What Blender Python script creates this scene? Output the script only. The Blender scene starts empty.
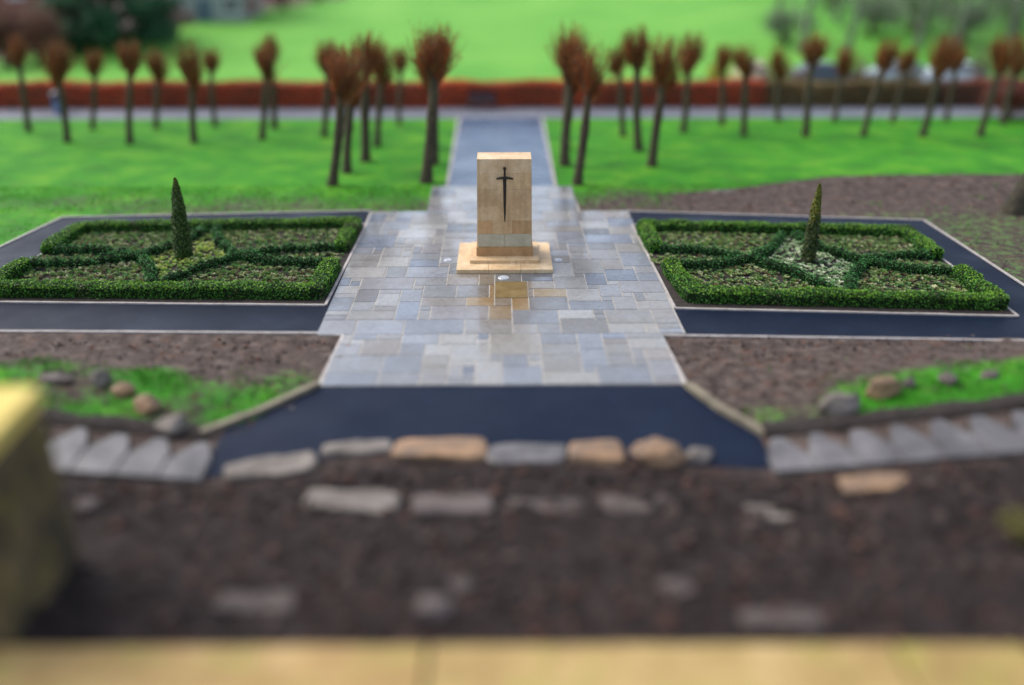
import bpy, bmesh, math, random
import numpy as np
from mathutils import Vector, Matrix, noise
R = math.radians
random.seed(7); rng = np.random.default_rng(7)
S = bpy.context.scene; COL = S.collection

# ------------------------------------------------------------------ camera
F = 900.0; H = 9.4; TH = math.atan(414.5 / F); PSI = math.atan(12 * math.cos(TH) / F)
cam_d = bpy.data.cameras.new('camera'); cam = bpy.data.objects.new('camera', cam_d); COL.objects.link(cam)
cam.location = (0, 0, H); cam.rotation_euler = (math.pi / 2 - TH, 0, -PSI)
cam_d.sensor_width = 36; cam_d.lens = F / 1024 * 36; cam_d.clip_end = 3000; cam_d.clip_start = 0.1
S.camera = cam
RM = cam.rotation_euler.to_matrix()
FWD = Vector((math.sin(PSI), math.cos(PSI), 0)); RGT = Vector((math.cos(PSI), -math.sin(PSI), 0))
def at(px, py, z=0.0):
    """point at height z that the photograph shows at pixel (px, py)"""
    d = RM @ Vector(((px - 512) / F, -(py - 342.5) / F, -1))
    t = (z - H) / d.z
    return Vector((d.x * t, d.y * t, z))
def height_at(p, py):
    dist = p.x * FWD.x + p.y * FWD.y
    return H - dist * math.tan(TH + math.atan((py - 342.5) / F))
def ppm(p):
    """pixels per metre at point p"""
    return F / ((p.x * FWD.x + p.y * FWD.y) * math.cos(TH) + (H - p.z) * math.sin(TH))
cam_d.dof.use_dof = True
cam_d.dof.focus_distance = 26.2
cam_d.dof.aperture_fstop = 0.047
cam_d.dof.aperture_blades = 0

# ------------------------------------------------------------------ materials
def mat(name):
    m = bpy.data.materials.new(name); m.use_nodes = True
    nt = m.node_tree; b = nt.nodes['Principled BSDF']
    return m, nt, b
def nd(nt, t, **kw):
    n = nt.nodes.new(t)
    for k, v in kw.items():
        if k in n.inputs: n.inputs[k].default_value = v
        else: setattr(n, k, v)
    return n
def ramp(nt, src, stops):
    r = nt.nodes.new('ShaderNodeValToRGB')
    els = r.color_ramp.elements
    while len(els) > 1: els.remove(els[-1])
    els[0].position = stops[0][0]; els[0].color = stops[0][1] if len(stops[0][1]) == 4 else (*stops[0][1], 1)
    for p, c in stops[1:]:
        e = els.new(p); e.color = c if len(c) == 4 else (*c, 1)
    nt.links.new(src, r.inputs[0]); return r.outputs[0]
def mixc(nt, fac, a, b, mode='MIX'):
    n = nt.nodes.new('ShaderNodeMix'); n.data_type = 'RGBA'; n.blend_type = mode
    for i, v in ((0, fac), (6, a), (7, b)):
        if hasattr(v, 'is_output'): nt.links.new(v, n.inputs[i])
        elif i == 0: n.inputs[0].default_value = v
        else: n.inputs[i].default_value = (*v, 1)
    return n.outputs[2]
def math_(nt, op, a, b=0.0, clamp=False):
    n = nt.nodes.new('ShaderNodeMath'); n.operation = op; n.use_clamp = clamp
    for i, v in ((0, a), (1, b)):
        if hasattr(v, 'is_output'): nt.links.new(v, n.inputs[i])
        else: n.inputs[i].default_value = v
    return n.outputs[0]
def pos(nt, obj=False):
    if obj: return nt.nodes.new('ShaderNodeTexCoord').outputs['Object']
    return nt.nodes.new('ShaderNodeNewGeometry').outputs['Position']
def noise_(nt, vec, scale, detail=4, rough=.55, out='Fac'):
    n = nd(nt, 'ShaderNodeTexNoise', Scale=scale, Detail=detail, Roughness=rough)
    nt.links.new(vec, n.inputs['Vector']); return n.outputs[out]
def bump(nt, b, h, strength=.3, dist=.02):
    n = nd(nt, 'ShaderNodeBump', Strength=strength, Distance=dist)
    nt.links.new(h, n.inputs['Height']); nt.links.new(n.outputs[0], b.inputs['Normal'])
def attr(nt, name='Col'):
    return nd(nt, 'ShaderNodeVertexColor', layer_name=name).outputs[0]

def m_stone(name, c1, c2, c3, scale=1.2, rough=.75, use_attr=False, moss=None, obj=True, bmp=.35):
    m, nt, b = mat(name); p = pos(nt, obj)
    n1 = noise_(nt, p, scale, 6, .6); n2 = noise_(nt, p, scale * 9, 4, .65)
    c = ramp(nt, n1, [(.3, c1), (.52, c2), (.72, c3)])
    c = mixc(nt, .35, c, ramp(nt, n2, [(.3, (.45, .45, .45)), (.7, (1, 1, 1))]), 'MULTIPLY')
    if use_attr:
        c = mixc(nt, 1, c, attr(nt), 'MULTIPLY')
        mp = nd(nt, 'ShaderNodeMapping'); mp.inputs['Scale'].default_value = (7, 7, .7); nt.links.new(p, mp.inputs[0])
        sk = noise_(nt, mp.outputs[0], 1, 5, .6); c = mixc(nt, .34, c, ramp(nt, sk, [(.34, (.55, .50, .44)), (.56, (1, 1, 1))]), 'MULTIPLY')
    if moss:
        n3 = noise_(nt, p, scale * 1.7, 6, .7)
        c = mixc(nt, ramp(nt, n3, [(.5, (0, 0, 0)), (.64, (1, 1, 1))]), c, moss)
    nt.links.new(c, b.inputs['Base Color']); b.inputs['Roughness'].default_value = rough
    bump(nt, b, n2, bmp, .015)
    return m
def m_attr(name, rough=.6, spec=.3, var=.0, trans=0.0):
    m, nt, b = mat(name)
    c = attr(nt)
    if var:
        n = noise_(nt, pos(nt), 9, 3)
        c = mixc(nt, var, c, ramp(nt, n, [(.3, (.4, .4, .4)), (.7, (1, 1, 1))]), 'MULTIPLY')
    nt.links.new(c, b.inputs['Base Color']); b.inputs['Roughness'].default_value = rough
    b.inputs['Specular IOR Level'].default_value = spec
    if trans:
        t = nd(nt, 'ShaderNodeBsdfTranslucent'); nt.links.new(c, t.inputs[0])
        mx = nd(nt, 'ShaderNodeMixShader'); mx.inputs[0].default_value = trans
        nt.links.new(b.outputs[0], mx.inputs[1]); nt.links.new(t.outputs[0], mx.inputs[2])
        nt.links.new(mx.outputs[0], nt.nodes['Material Output'].inputs[0])
    return m
def m_plain(name, col, rough=.5, metal=0, spec=.5, bscale=0, var=.25):
    m, nt, b = mat(name)
    n = noise_(nt, pos(nt, True), bscale or 14, 4)
    c = mixc(nt, var, col, ramp(nt, n, [(.3, (.5, .5, .5)), (.7, (1, 1, 1))]), 'MULTIPLY')
    nt.links.new(c, b.inputs['Base Color'])
    b.inputs['Roughness'].default_value = rough; b.inputs['Metallic'].default_value = metal
    b.inputs['Specular IOR Level'].default_value = spec
    return m

# ground: soil / grass / field by vertex mask (R grass, G field, B dark bank soil)
def m_ground():
    m, nt, b = mat('ground'); p = pos(nt)
    a = nd(nt, 'ShaderNodeVertexColor', layer_name='Col').outputs[0]
    sep = nt.nodes.new('ShaderNodeSeparateColor'); nt.links.new(a, sep.inputs[0])
    big = noise_(nt, p, .55, 5, .6); mid = noise_(nt, p, 3.2, 6, .65); fine = noise_(nt, p, 16, 5, .7); vf = noise_(nt, p, 55, 3, .6)
    huge = noise_(nt, p, .13, 3, .5)
    soil = ramp(nt, mid, [(.28, (.03, .02, .017)), (.5, (.095, .07, .06)), (.72, (.21, .16, .14))])
    soil = mixc(nt, .75, soil, ramp(nt, fine, [(.3, (.25, .25, .25)), (.62, (1, 1, 1))]), 'MULTIPLY')
    reds = ramp(nt, noise_(nt, p, 1.9, 5, .7), [(.54, (0, 0, 0)), (.66, (1, 1, 1))])
    soil = mixc(nt, math_(nt, 'MULTIPLY', reds, .45), soil, (.16, .075, .05))
    dark = ramp(nt, mid, [(.25, (.008, .005, .005)), (.5, (.024, .017, .016)), (.75, (.07, .05, .046))])
    dark = mixc(nt, .7, dark, ramp(nt, fine, [(.3, (.3, .3, .3)), (.62, (1, 1, 1))]), 'MULTIPLY')
    dark = mixc(nt, math_(nt, 'MULTIPLY', reds, .35), dark, (.085, .042, .036))
    soil = mixc(nt, sep.outputs[2], soil, dark)
    gr = ramp(nt, big, [(.3, (.022, .15, .006)), (.5, (.042, .25, .008)), (.72, (.12, .34, .014))])
    gr = mixc(nt, .4, gr, ramp(nt, fine, [(.25, (.4, .4, .4)), (.65, (1, 1, 1))]), 'MULTIPLY')
    gr = mixc(nt, math_(nt, 'MULTIPLY', ramp(nt, noise_(nt, p, .9, 6, .7), [(.54, (0, 0, 0)), (.72, (1, 1, 1))]), .45), gr, (.13, .17, .035))
    fd = ramp(nt, huge, [(.3, (.10, .33, .04)), (.6, (.15, .40, .055)), (.8, (.21, .44, .08))])
    fd = mixc(nt, .25, fd, ramp(nt, fine, [(.25, (.5, .5, .5)), (.65, (1, 1, 1))]), 'MULTIPLY')
    gr = mixc(nt, sep.outputs[1], gr, fd)
    k = math_(nt, 'ADD', math_(nt, 'MULTIPLY', mid, .6), math_(nt, 'MULTIPLY', fine, .4))
    k = math_(nt, 'ADD', k, sep.outputs[0])             # mask .0 -> soil, .5 -> half, 1 -> grass
    fac = nd(nt, 'ShaderNodeMapRange', **{'From Min': .90, 'From Max': 1.10}); nt.links.new(k, fac.inputs[0])
    c = mixc(nt, fac.outputs[0], soil, gr)
    nt.links.new(c, b.inputs['Base Color']); b.inputs['Roughness'].default_value = .85; b.inputs['Specular IOR Level'].default_value = .2
    bump(nt, b, math_(nt, 'ADD', math_(nt, 'MULTIPLY', mid, 1.5), fine), .7, .06)
    return m
def m_tarmac(name, base=.03, rl=.28, rh=.5, tint=(1, 1.02, 1.1), spec=.5):
    m, nt, b = mat(name); p = pos(nt); b.inputs['Specular IOR Level'].default_value = spec
    big = noise_(nt, p, .5, 4); f = noise_(nt, p, 60, 3, .7)
    c = ramp(nt, f, [(.3, tuple(base * .55 * t for t in tint)), (.55, tuple(base * t for t in tint)), (.78, tuple(base * 1.9 * t for t in tint))])
    sp = ramp(nt, noise_(nt, p, 9, 2, .4), [(.74, (0, 0, 0)), (.78, (1, 1, 1))])
    c = mixc(nt, math_(nt, 'MULTIPLY', sp, .6), c, (.10, .09, .08))
    c = mixc(nt, math_(nt, 'MULTIPLY', ramp(nt, noise_(nt, p, 1.4, 5, .7), [(.52, (0, 0, 0)), (.75, (1, 1, 1))]), .3), c, tuple(base * 2 * t for t in tint))
    nt.links.new(c, b.inputs['Base Color'])
    r = nd(nt, 'ShaderNodeMapRange', **{'From Min': .35, 'From Max': .65, 'To Min': rl, 'To Max': rh}); nt.links.new(big, r.inputs[0])
    nt.links.new(r.outputs[0], b.inputs['Roughness'])
    bump(nt, b, f, .25, .006)
    return m
def m_paving():
    m, nt, b = mat('wet_flagstone'); p = pos(nt)
    big = noise_(nt, p, .7, 5, .6); f = noise_(nt, p, 7, 6, .65); vf = noise_(nt, p, 40, 3)
    c = mixc(nt, .55, attr(nt), ramp(nt, f, [(.28, (.5, .48, .46)), (.6, (1, 1, 1))]), 'MULTIPLY')
    # memorial's brown reflection painted into the slab colour in front of it
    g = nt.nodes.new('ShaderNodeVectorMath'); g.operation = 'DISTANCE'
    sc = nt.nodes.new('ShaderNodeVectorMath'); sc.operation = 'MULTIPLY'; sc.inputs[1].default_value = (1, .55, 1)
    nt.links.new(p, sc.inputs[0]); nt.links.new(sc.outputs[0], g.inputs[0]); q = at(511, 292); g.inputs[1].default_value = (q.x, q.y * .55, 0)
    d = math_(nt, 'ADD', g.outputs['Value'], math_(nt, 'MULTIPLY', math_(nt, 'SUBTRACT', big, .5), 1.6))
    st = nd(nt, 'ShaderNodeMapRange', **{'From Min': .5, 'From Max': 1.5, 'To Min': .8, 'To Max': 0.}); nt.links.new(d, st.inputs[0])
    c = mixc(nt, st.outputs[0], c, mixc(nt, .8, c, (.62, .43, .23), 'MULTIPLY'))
    nt.links.new(c, b.inputs['Base Color'])
    r = nd(nt, 'ShaderNodeMapRange', **{'From Min': .35, 'From Max': .68, 'To Min': .16, 'To Max': .5}); nt.links.new(big, r.inputs[0])
    nt.links.new(r.outputs[0], b.inputs['Roughness'])
    bump(nt, b, math_(nt, 'ADD', f, math_(nt, 'MULTIPLY', vf, .3)), .22, .012)
    cw = nd(nt, 'ShaderNodeMapRange', **{'From Min': .38, 'From Max': .6, 'To Min': .9, 'To Max': .1}); nt.links.new(noise_(nt, p, .9, 5, .65), cw.inputs[0])
    nt.links.new(cw.outputs[0], b.inputs['Coat Weight']); b.inputs['Coat Roughness'].default_value = .07; b.inputs['Coat IOR'].default_value = 1.33
    return m
def m_brick(name, c1, c2, mortar, scale):
    m, nt, b = mat(name)
    n = nd(nt, 'ShaderNodeTexBrick', Scale=scale); n.inputs['Color1'].default_value = (*c1, 1); n.inputs['Color2'].default_value = (*c2, 1); n.inputs['Mortar'].default_value = (*mortar, 1)
    mp = nd(nt, 'ShaderNodeMapping'); mp.inputs['Rotation'].default_value = (R(90), 0, 0)
    nt.links.new(pos(nt, True), mp.inputs[0]); nt.links.new(mp.outputs[0], n.inputs[0])
    nt.links.new(n.outputs[0], b.inputs['Base Color']); b.inputs['Roughness'].default_value = .85
    return m

M = {}
M['ground'] = m_ground()
M['tarmac'] = m_tarmac('tarmac', .0085, .40, .60, (.42, 1.0, 2.7), .12)  # blue tints here and below put the sky's reflection into the base colour
M['road'] = m_tarmac('road_tarmac', .010, .50, .70, (.40, 1.0, 2.8), .12)
M['path'] = m_tarmac('path_tarmac', .075, .22, .38, (.5, 1.0, 1.9))
M['path_far'] = m_tarmac('far_road_tarmac', .2, .3, .45, (.9, .98, 1.2))
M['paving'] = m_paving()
M['mortar'] = m_stone('mortar', (.34, .31, .27), (.45, .42, .38), (.53, .5, .46), 3, .8, obj=False)
M['kerb'] = m_stone('kerb_stone', (.30, .27, .25), (.42, .38, .36), (.5, .46, .44), 4, .6, obj=False)
M['edging'] = m_stone('edging_stone', (.12, .10, .07), (.2, .17, .12), (.3, .26, .18), 2, .8, obj=False)
M['sandstone'] = m_stone('sandstone', (.48, .305, .155), (.61, .43, .245), (.71, .55, .355), 1.3, .6, use_attr=True)
M['greenstone'] = m_stone('green_panel', (.34, .32, .23), (.44, .41, .31), (.52, .48, .38), 2.5, .45)
M['bronze'] = m_plain('dark_bronze', (.018, .014, .012), .5, .3)
M['slab'] = m_stone('brown_slab', (.13, .085, .03), (.19, .13, .05), (.25, .18, .08), 2, .35)
M['steel'] = m_plain('uplight_rim', (.62, .64, .68), .3, .4, var=.1)
M['lens'] = m_plain('uplight_glass', (.42, .46, .52), .12, 0, var=.1)
M['leaf'] = m_attr('leaves', .5, .35, .0, .18)
M['twig'] = m_attr('twigs', .7, .2)
M['stuff'] = m_attr('litter', .8, .2)
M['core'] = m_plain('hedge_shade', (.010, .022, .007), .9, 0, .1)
M['bark'] = m_stone('bark', (.030, .022, .012), (.065, .050, .027), (.11, .09, .05), 5, .9, bmp=.8)
M['bark_dark'] = m_stone('dark_bark', (.016, .013, .008), (.035, .029, .017), (.065, .055, .032), 5, .9, bmp=.8)
M['bark_grey'] = m_stone('grey_bark', (.08, .10, .065), (.15, .175, .12), (.23, .25, .19), 4, .9, bmp=.8)
M['soil_bed'] = m_stone('bed_soil', (.010, .007, .006), (.026, .018, .015), (.05, .036, .03), 6, .95, obj=False, bmp=.9)
M['rock_grey'] = m_stone('grey_rock', (.08, .066, .058), (.165, .14, .122), (.27, .235, .205), 2.2, .75, bmp=.6)
M['rock_tan'] = m_stone('orange_rock', (.13, .095, .075), (.27, .165, .095), (.44, .26, .14), 1.3, .75, bmp=.6)
M['rock_brown'] = m_stone('brown_rock', (.06, .044, .042), (.11, .085, .08), (.18, .14, .13), 2.2, .8, bmp=.6)
M['rock_dark'] = m_stone('soil_stained_rock', (.05, .036, .034), (.085, .066, .06), (.13, .10, .09), 2.2, .85, bmp=.6)
M['step'] = m_stone('step_stone', (.05, .044, .043), (.115, .106, .107), (.185, .172, .172), 1.6, .4, bmp=.4)
M['coping'] = m_stone('coping_stone', (.30, .185, .065), (.42, .285, .105), (.52, .375, .16), .9, .75, use_attr=True, moss=(.30, .25, .06))
M['pier'] = m_stone('pier_stone', (.03, .022, .012), (.09, .062, .03), (.22, .16, .075), 1.1, .85, moss=(.16, .125, .025))
M['pier_top'] = m_stone('pier_top_stone', (.58, .42, .08), (.68, .52, .13), (.74, .6, .22), 1, .8)
M['brickwall'] = m_brick('brick_wall', (.24, .07, .045), (.30, .10, .06), (.3, .27, .25), 4.5)
M['render'] = m_plain('grey_render', (.32, .34, .36), .8, var=.3, bscale=2)
M['rooftile'] = m_plain('slate_roof', (.07, .07, .08), .6, bscale=6)
M['white'] = m_plain('white_paint', (.75, .76, .78), .4, var=.1)
M['glass'] = m_plain('window_glass', (.03, .045, .06), .06, 0, .6, var=.1)
M['door'] = m_plain('door_paint', (.06, .12, .2), .4)
M['car_white'] = m_plain('car_white', (.72, .76, .8), .22, 0, .6, var=.08)
M['car_silver'] = m_plain('car_silver', (.45, .50, .50), .25, .4, .6, var=.08)
M['car_blue'] = m_plain('car_blue', (.13, .145, .18), .25, .2, .6, var=.08)
M['car_beige'] = m_plain('car_beige', (.50, .40, .26), .25, .1, .6, var=.08)
M['tyre'] = m_plain('tyre', (.02, .02, .02), .8)
M['lampred'] = m_plain('tail_lamp', (.4, .02, .02), .2)
M['lampclear'] = m_plain('head_lamp', (.7, .72, .74), .1)
M['bench'] = m_plain('bench_paint', (.035, .04, .055), .5)
M['bin_blue'] = m_plain('bin_blue', (.10, .16, .32), .4)
M['bin_dark'] = m_plain('bin_lid', (.02, .025, .06), .4)
for k in ('rock_grey', 'rock_tan', 'rock_brown'): pass

# ------------------------------------------------------------------ helpers
class G:
    def __init__(s): s.v = []; s.f = []; s.c = []; s.n = 0
    def add(s, v, f, c=(1, 1, 1)):
        v = np.asarray(v, float).reshape(-1, 3)
        f = np.asarray(f, int)
        s.v.append(v); s.f.append(f + s.n); s.n += len(v)
        c = np.asarray(c, float)
        if c.ndim == 1: c = np.tile(c, (len(f), 1))
        s.c.append(c); return s
    def bm(s, b, c=(1, 1, 1)):
        b.verts.ensure_lookup_table(); b.verts.index_update()
        v = [x.co[:] for x in b.verts]; off = s.n
        s.v.append(np.array(v)); s.n += len(v)
        by = {}
        for f in b.faces: by.setdefault(len(f.verts), []).append([q.index for q in f.verts])
        for k, L in by.items():
            s.f.append(np.array(L) + off); s.c.append(np.tile(np.asarray(c, float), (len(L), 1)))
        b.free(); return s
    def build(s, name, m, parent=None, smooth=False, col=True):
        me = bpy.data.meshes.new(name); V = np.concatenate(s.v)
        me.vertices.add(len(V)); me.vertices.foreach_set('co', V.ravel())
        li = np.concatenate([f.ravel() for f in s.f]); lt = np.concatenate([np.full(len(f), f.shape[1]) for f in s.f])
        ls = np.concatenate([[0], np.cumsum(lt)[:-1]])
        me.loops.add(len(li)); me.loops.foreach_set('vertex_index', li)
        me.polygons.add(len(lt)); me.polygons.foreach_set('loop_start', ls); me.polygons.foreach_set('loop_total', lt)
        me.update(calc_edges=True)
        if col:
            ca = me.color_attributes.new('Col', 'FLOAT_COLOR', 'CORNER')
            C = np.repeat(np.concatenate(s.c), lt, axis=0); C = np.hstack([C, np.ones((len(C), 1))])
            ca.data.foreach_set('color', C.ravel())
        me.polygons.foreach_set('use_smooth', np.full(len(lt), bool(smooth)))
        me.materials.append(m); me.validate()
        o = bpy.data.objects.new(name, me); COL.objects.link(o)
        if parent: o.parent = parent
        return o
def tag(o, label=None, cat=None, group=None, kind=None):
    for k, v in (('label', label), ('category', cat), ('group', group), ('kind', kind)):
        if v: o[k] = v
    return o
def thing(name, label, cat, loc=(0, 0, 0), rz=0, group=None):
    o = bpy.data.objects.new(name, None); COL.objects.link(o); o.location = loc; o.rotation_euler = (0, 0, rz)
    o.empty_display_size = .2
    return tag(o, label, cat, group)
def copy_thing(r):
    n = r.copy(); COL.objects.link(n)
    for ch in list(r.children):
        c = ch.copy(); COL.objects.link(c); c.parent = n
        for g in ch.children:
            d = g.copy(); COL.objects.link(d); d.parent = c
    return n
def bx(x0, x1, y0, y1, z0, z1, bev=0.0, seg=2):
    b = bmesh.new(); bmesh.ops.create_cube(b, size=1)
    for v in b.verts: v.co = ((x0 + x1) / 2 + v.co.x * (x1 - x0), (y0 + y1) / 2 + v.co.y * (y1 - y0), (z0 + z1) / 2 + v.co.z * (z1 - z0))
    if bev: bmesh.ops.bevel(b, geom=list(b.edges), offset=bev, segments=seg, affect='EDGES', profile=.6)
    return b
def rough_bm(b, amp, sc, seed=0):
    for v in b.verts:
        n = noise.noise_vector(v.co * sc + Vector((seed * 3.1, seed * 1.7, 0))); v.co += n * amp
    return b
def tube(g, pts, rad, sides=6, c=(1, 1, 1), cap=True):
    pts = [Vector(p) for p in pts]; n = len(pts); ring = []
    for i, p in enumerate(pts):
        t = (pts[min(i + 1, n - 1)] - pts[max(i - 1, 0)]).normalized()
        a = t.orthogonal().normalized() if i == 0 else (a0 - t * a0.dot(t)).normalized()
        a0 = a; bb = t.cross(a)
        for k in range(sides):
            w = 2 * math.pi * k / sides; ring.append(p + (a * math.cos(w) + bb * math.sin(w)) * rad[i])
    f = [[i * sides + k, i * sides + (k + 1) % sides, (i + 1) * sides + (k + 1) % sides, (i + 1) * sides + k] for i in range(n - 1) for k in range(sides)]
    g.add([p[:] for p in ring], f, c)
def leaves(g, P, size, cols, flat=0.0, aspect=.6, nrm=None, jit=.6):
    """leaf quads at points P: kite shapes with random orientation"""
    n = len(P)
    d = rng.normal(size=(n, 3))
    if nrm is not None: d = nrm * (1 - jit) + d * jit * .6
    d /= np.linalg.norm(d, axis=1)[:, None] + 1e-9
    r = rng.normal(size=(n, 3)); r -= d * (r * d).sum(1)[:, None]
    if flat: r[:, 2] *= (1 - flat)
    r /= np.linalg.norm(r, axis=1)[:, None] + 1e-9
    s = np.cross(d, r)
    sz = (size * rng.uniform(.6, 1.3, n))[:, None]
    v = np.stack([P - r * sz * .5, P + s * sz * aspect * .5 + r * sz * .05, P + r * sz * .5, P - s * sz * aspect * .5 + r * sz * .05], 1).reshape(-1, 3)
    f = np.arange(4 * n).reshape(n, 4)
    g.add(v, f, cols)
def pick(cols, n, jit=.25):
    cols = np.asarray(cols, float); c = cols[rng.integers(0, len(cols), n)]
    return np.clip(c * (1 + rng.uniform(-jit, jit, (n, 1))), 0, 1)
def poly_obj(name, pts, z, m, kind='structure', th=None):
    g = G()
    if th is None: g.add([(p[0], p[1], z) for p in pts], [list(range(len(pts)))])
    else:
        n = len(pts)
        g.add([(p[0], p[1], z) for p in pts], [list(range(n))])
        g.add([(p[0], p[1], z) for p in pts] + [(p[0], p[1], z - th) for p in pts], [[i, i + n, (i + 1) % n + n, (i + 1) % n] for i in range(n)])
    return tag(g.build(name, m), kind=kind)
def strip(name, pts, w, z0, z1, m, zf=None, jointed=True):
    """kerb: short stones set end to end along a polyline"""
    g = G(); k = 0
    for a, b in zip(pts[:-1], pts[1:]):
        a = Vector((a[0], a[1])); b = Vector((b[0], b[1])); d = b - a; L = d.length; d /= L; nr = Vector((-d.y, d.x)) * w / 2
        ns = max(1, round(L / .95))
        for i in range(ns):
            p = a + d * (L * i / ns + (.004 if jointed else 0)); q = a + d * (L * (i + 1) / ns)
            zz = zf((p.x + q.x) / 2, (p.y + q.y) / 2) if zf else 0
            c = 1 + random.uniform(-.15, .1); t = random.uniform(-.004, .004)
            vs = [(p - nr), (q - nr), (q + nr), (p + nr)]
            g.add([(v.x, v.y, zz + z0) for v in vs] + [(v.x, v.y, zz + z1 + t) for v in vs],
                  [[4, 5, 6, 7], [0, 1, 5, 4], [1, 2, 6, 5], [2, 3, 7, 6], [3, 0, 4, 7]], (c, c, c))
    return tag(g.build(name, m), kind='structure')

# ------------------------------------------------------------------ terrain
Y_ROAD0 = at(512, 447).y; Y_KERB = at(512, 336).y; Y_BACK = at(512, 211).y
Y_HEDGE = at(512, 107).y; Y_LAWN0 = at(512, 200).y
def sm(t): t = np.clip(t, 0, 1); return t * t * (3 - 2 * t)
def stairz(ax): return .126 * np.maximum(ax - 5.1, 0)
def terrain(x, y):
    x = np.asarray(x, float); y = np.asarray(y, float); ax = np.abs(x)
    sz = np.minimum(stairz(np.where(x < 0, ax - .5, ax)), 2.2)
    verge = sz * sm((20.6 - y) / 3.4)
    front = np.interp(ax, [0, 3.0, 5.0, 6, 20], [15.1, 15.0, 14.4, 14.25, 14.25])
    bank = .36 * sm((front - y) / 4.8) * (1 + .0 * x)
    z = verge + bank
    z = z + .055 * (y - 66) * sm((y - 62) / 8) * (y < 260) + (y >= 260) * (.055 * 194)
    mound = .22 * np.exp(-((x - 20) / 9) ** 2 - ((y - 37) / 3.) ** 2)
    z = z + mound
    lum = np.where(y < front - .2, .06, 0.0) * np.clip((front - .2 - y) * 2, 0, 1)
    z = z + lum * (np.sin(x * 2.3 + np.sin(y * 1.9) * 1.3) * np.cos(y * 2.7 + x * .7) + .6 * np.sin(x * 5.1 + y * 4.3))
    return z
def tz(x, y): return float(terrain(x, y))
def gpz(px, py):
    z = 0.0
    for _ in range(60): p = at(px, py, z); z += (tz(p.x, p.y) - z) * .5
    return Vector((p.x, p.y, z))
def masks(x, y):
    grass = np.ones_like(x); ax = np.abs(x)
    wob = .35 * np.sin(x * .9) + .25 * np.sin(x * 2.1 + 1)
    # rough strip behind the beds
    d = y - Y_BACK
    strip_ = np.interp(d + wob, [0, .5, 1.6, 3.0, 4.5], [.38, .36, .43, .58, 1])
    strip_ = np.where(x < 0, np.minimum(strip_ + .10, 1), strip_)
    grass = np.where(y > Y_BACK - 1, strip_, grass); Yv = Y_KERB + .75
    # left of the left bed: weak lawn ; right of the right bed: trodden soil
    side = (y > Y_KERB) & (y <= Y_BACK + 1.5)
    wl = np.clip((-12.5 - x + wob) / 2.5, 0, 1) * side * np.clip((Y_BACK + 1.5 - y) / 1.5 + .15, 0, 1); grass = grass * (1 - wl) + .60 * wl
    wr = np.clip((x - 10) / 2, 0, 1) * side; grass = grass * (1 - wr) + .42 * wr
    # bare soil heap right of the path
    q1, q2, q3 = at(690, 192), at(830, 177), at(1024, 177)
    edge = np.interp(x, [q1.x, q2.x, q3.x, q3.x + 25], [q1.y, q2.y, q3.y, q3.y - 2])
    inside = np.clip((edge - y) / .5, 0, 1) * np.clip((x - q1.x + 1.5) / 2, 0, 1) * (y > Y_BACK - 4)
    low = np.interp(edge - y, [0, 3.5, 6, 12], [.12, .22, .46, .52])
    grass = grass * (1 - inside) + np.minimum(low, grass) * inside
    # verge in front of the lower path
    v = (y <= Yv)
    gl = np.interp(y, [14, 15.6, 16.4, 18.3, 19.2, 20.8], [.4, .5, .56, .5, .2, .12]) + .16 * np.sin(x * 1.7 + y) * np.cos(y * 1.3 - x * .6)
    gr_ = np.interp(y, [14, 15.6, 16.0, 17.0, 18.0, 20.8], [.3, .5, .68, .58, .26, .12])
    xr = np.interp(x, [4, 5, 5.6, 6.6, 7.3, 8.5, 14], [-.3, -.3, -.14, -.25, .0, .15, .2])
    grass = np.where(v & (x < 0), gl, grass); grass = np.where(v & (x >= 0), np.clip(gr_ + xr * (y < 18.2), 0, 1), grass)
    front = np.interp(ax, [0, 3.0, 5.0, 6, 20], [15.1, 15.0, 14.4, 14.25, 14.25])
    grass = np.where(y < np.where(ax < 6.0, 16.2, 15.9), .12, grass)
    bank = np.clip((front + .5 - y), 0, 1)
    field = np.clip((y - Y_HEDGE - .5) / 2, 0, 1)
    # wood floor far right, gardens far left
    lm = at(160, 36); ln = at(345, -4)
    return np.stack([grass, field, bank], 1)
xs = np.concatenate([-np.geomspace(1400, 42, 26), np.arange(-40, 40.01, .28), np.geomspace(42, 1400, 26)])
ys = np.concatenate([np.array([-300, -120, -50, -20, -8, -2, 2, 4.5]), np.arange(6, 48, .24), np.geomspace(48.3, 1600, 60)])
X, Y = np.meshgrid(xs, ys); Z = terrain(X, Y) + np.where((Y < 20.6) & (Y > 15.6) & (abs(X) > 4.2 + np.maximum(18.1 - Y, 0) * 1.05), .03 * np.sin(X * 3.1) * np.cos(Y * 3.7), 0)
g = G(); nx, ny = len(xs), len(ys)
V = np.stack([X.ravel(), Y.ravel(), Z.ravel() - .012], 1)
i = np.arange(nx * ny).reshape(ny, nx)
Fq = np.stack([i[:-1, :-1], i[:-1, 1:], i[1:, 1:], i[1:, :-1]], -1).reshape(-1, 4)
g.add(V, Fq)
gnd = g.build('ground', M['ground'], smooth=True, col=False)
ca = gnd.data.color_attributes.new('Col', 'FLOAT_COLOR', 'POINT')
mk = masks(X.ravel(), Y.ravel())
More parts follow.
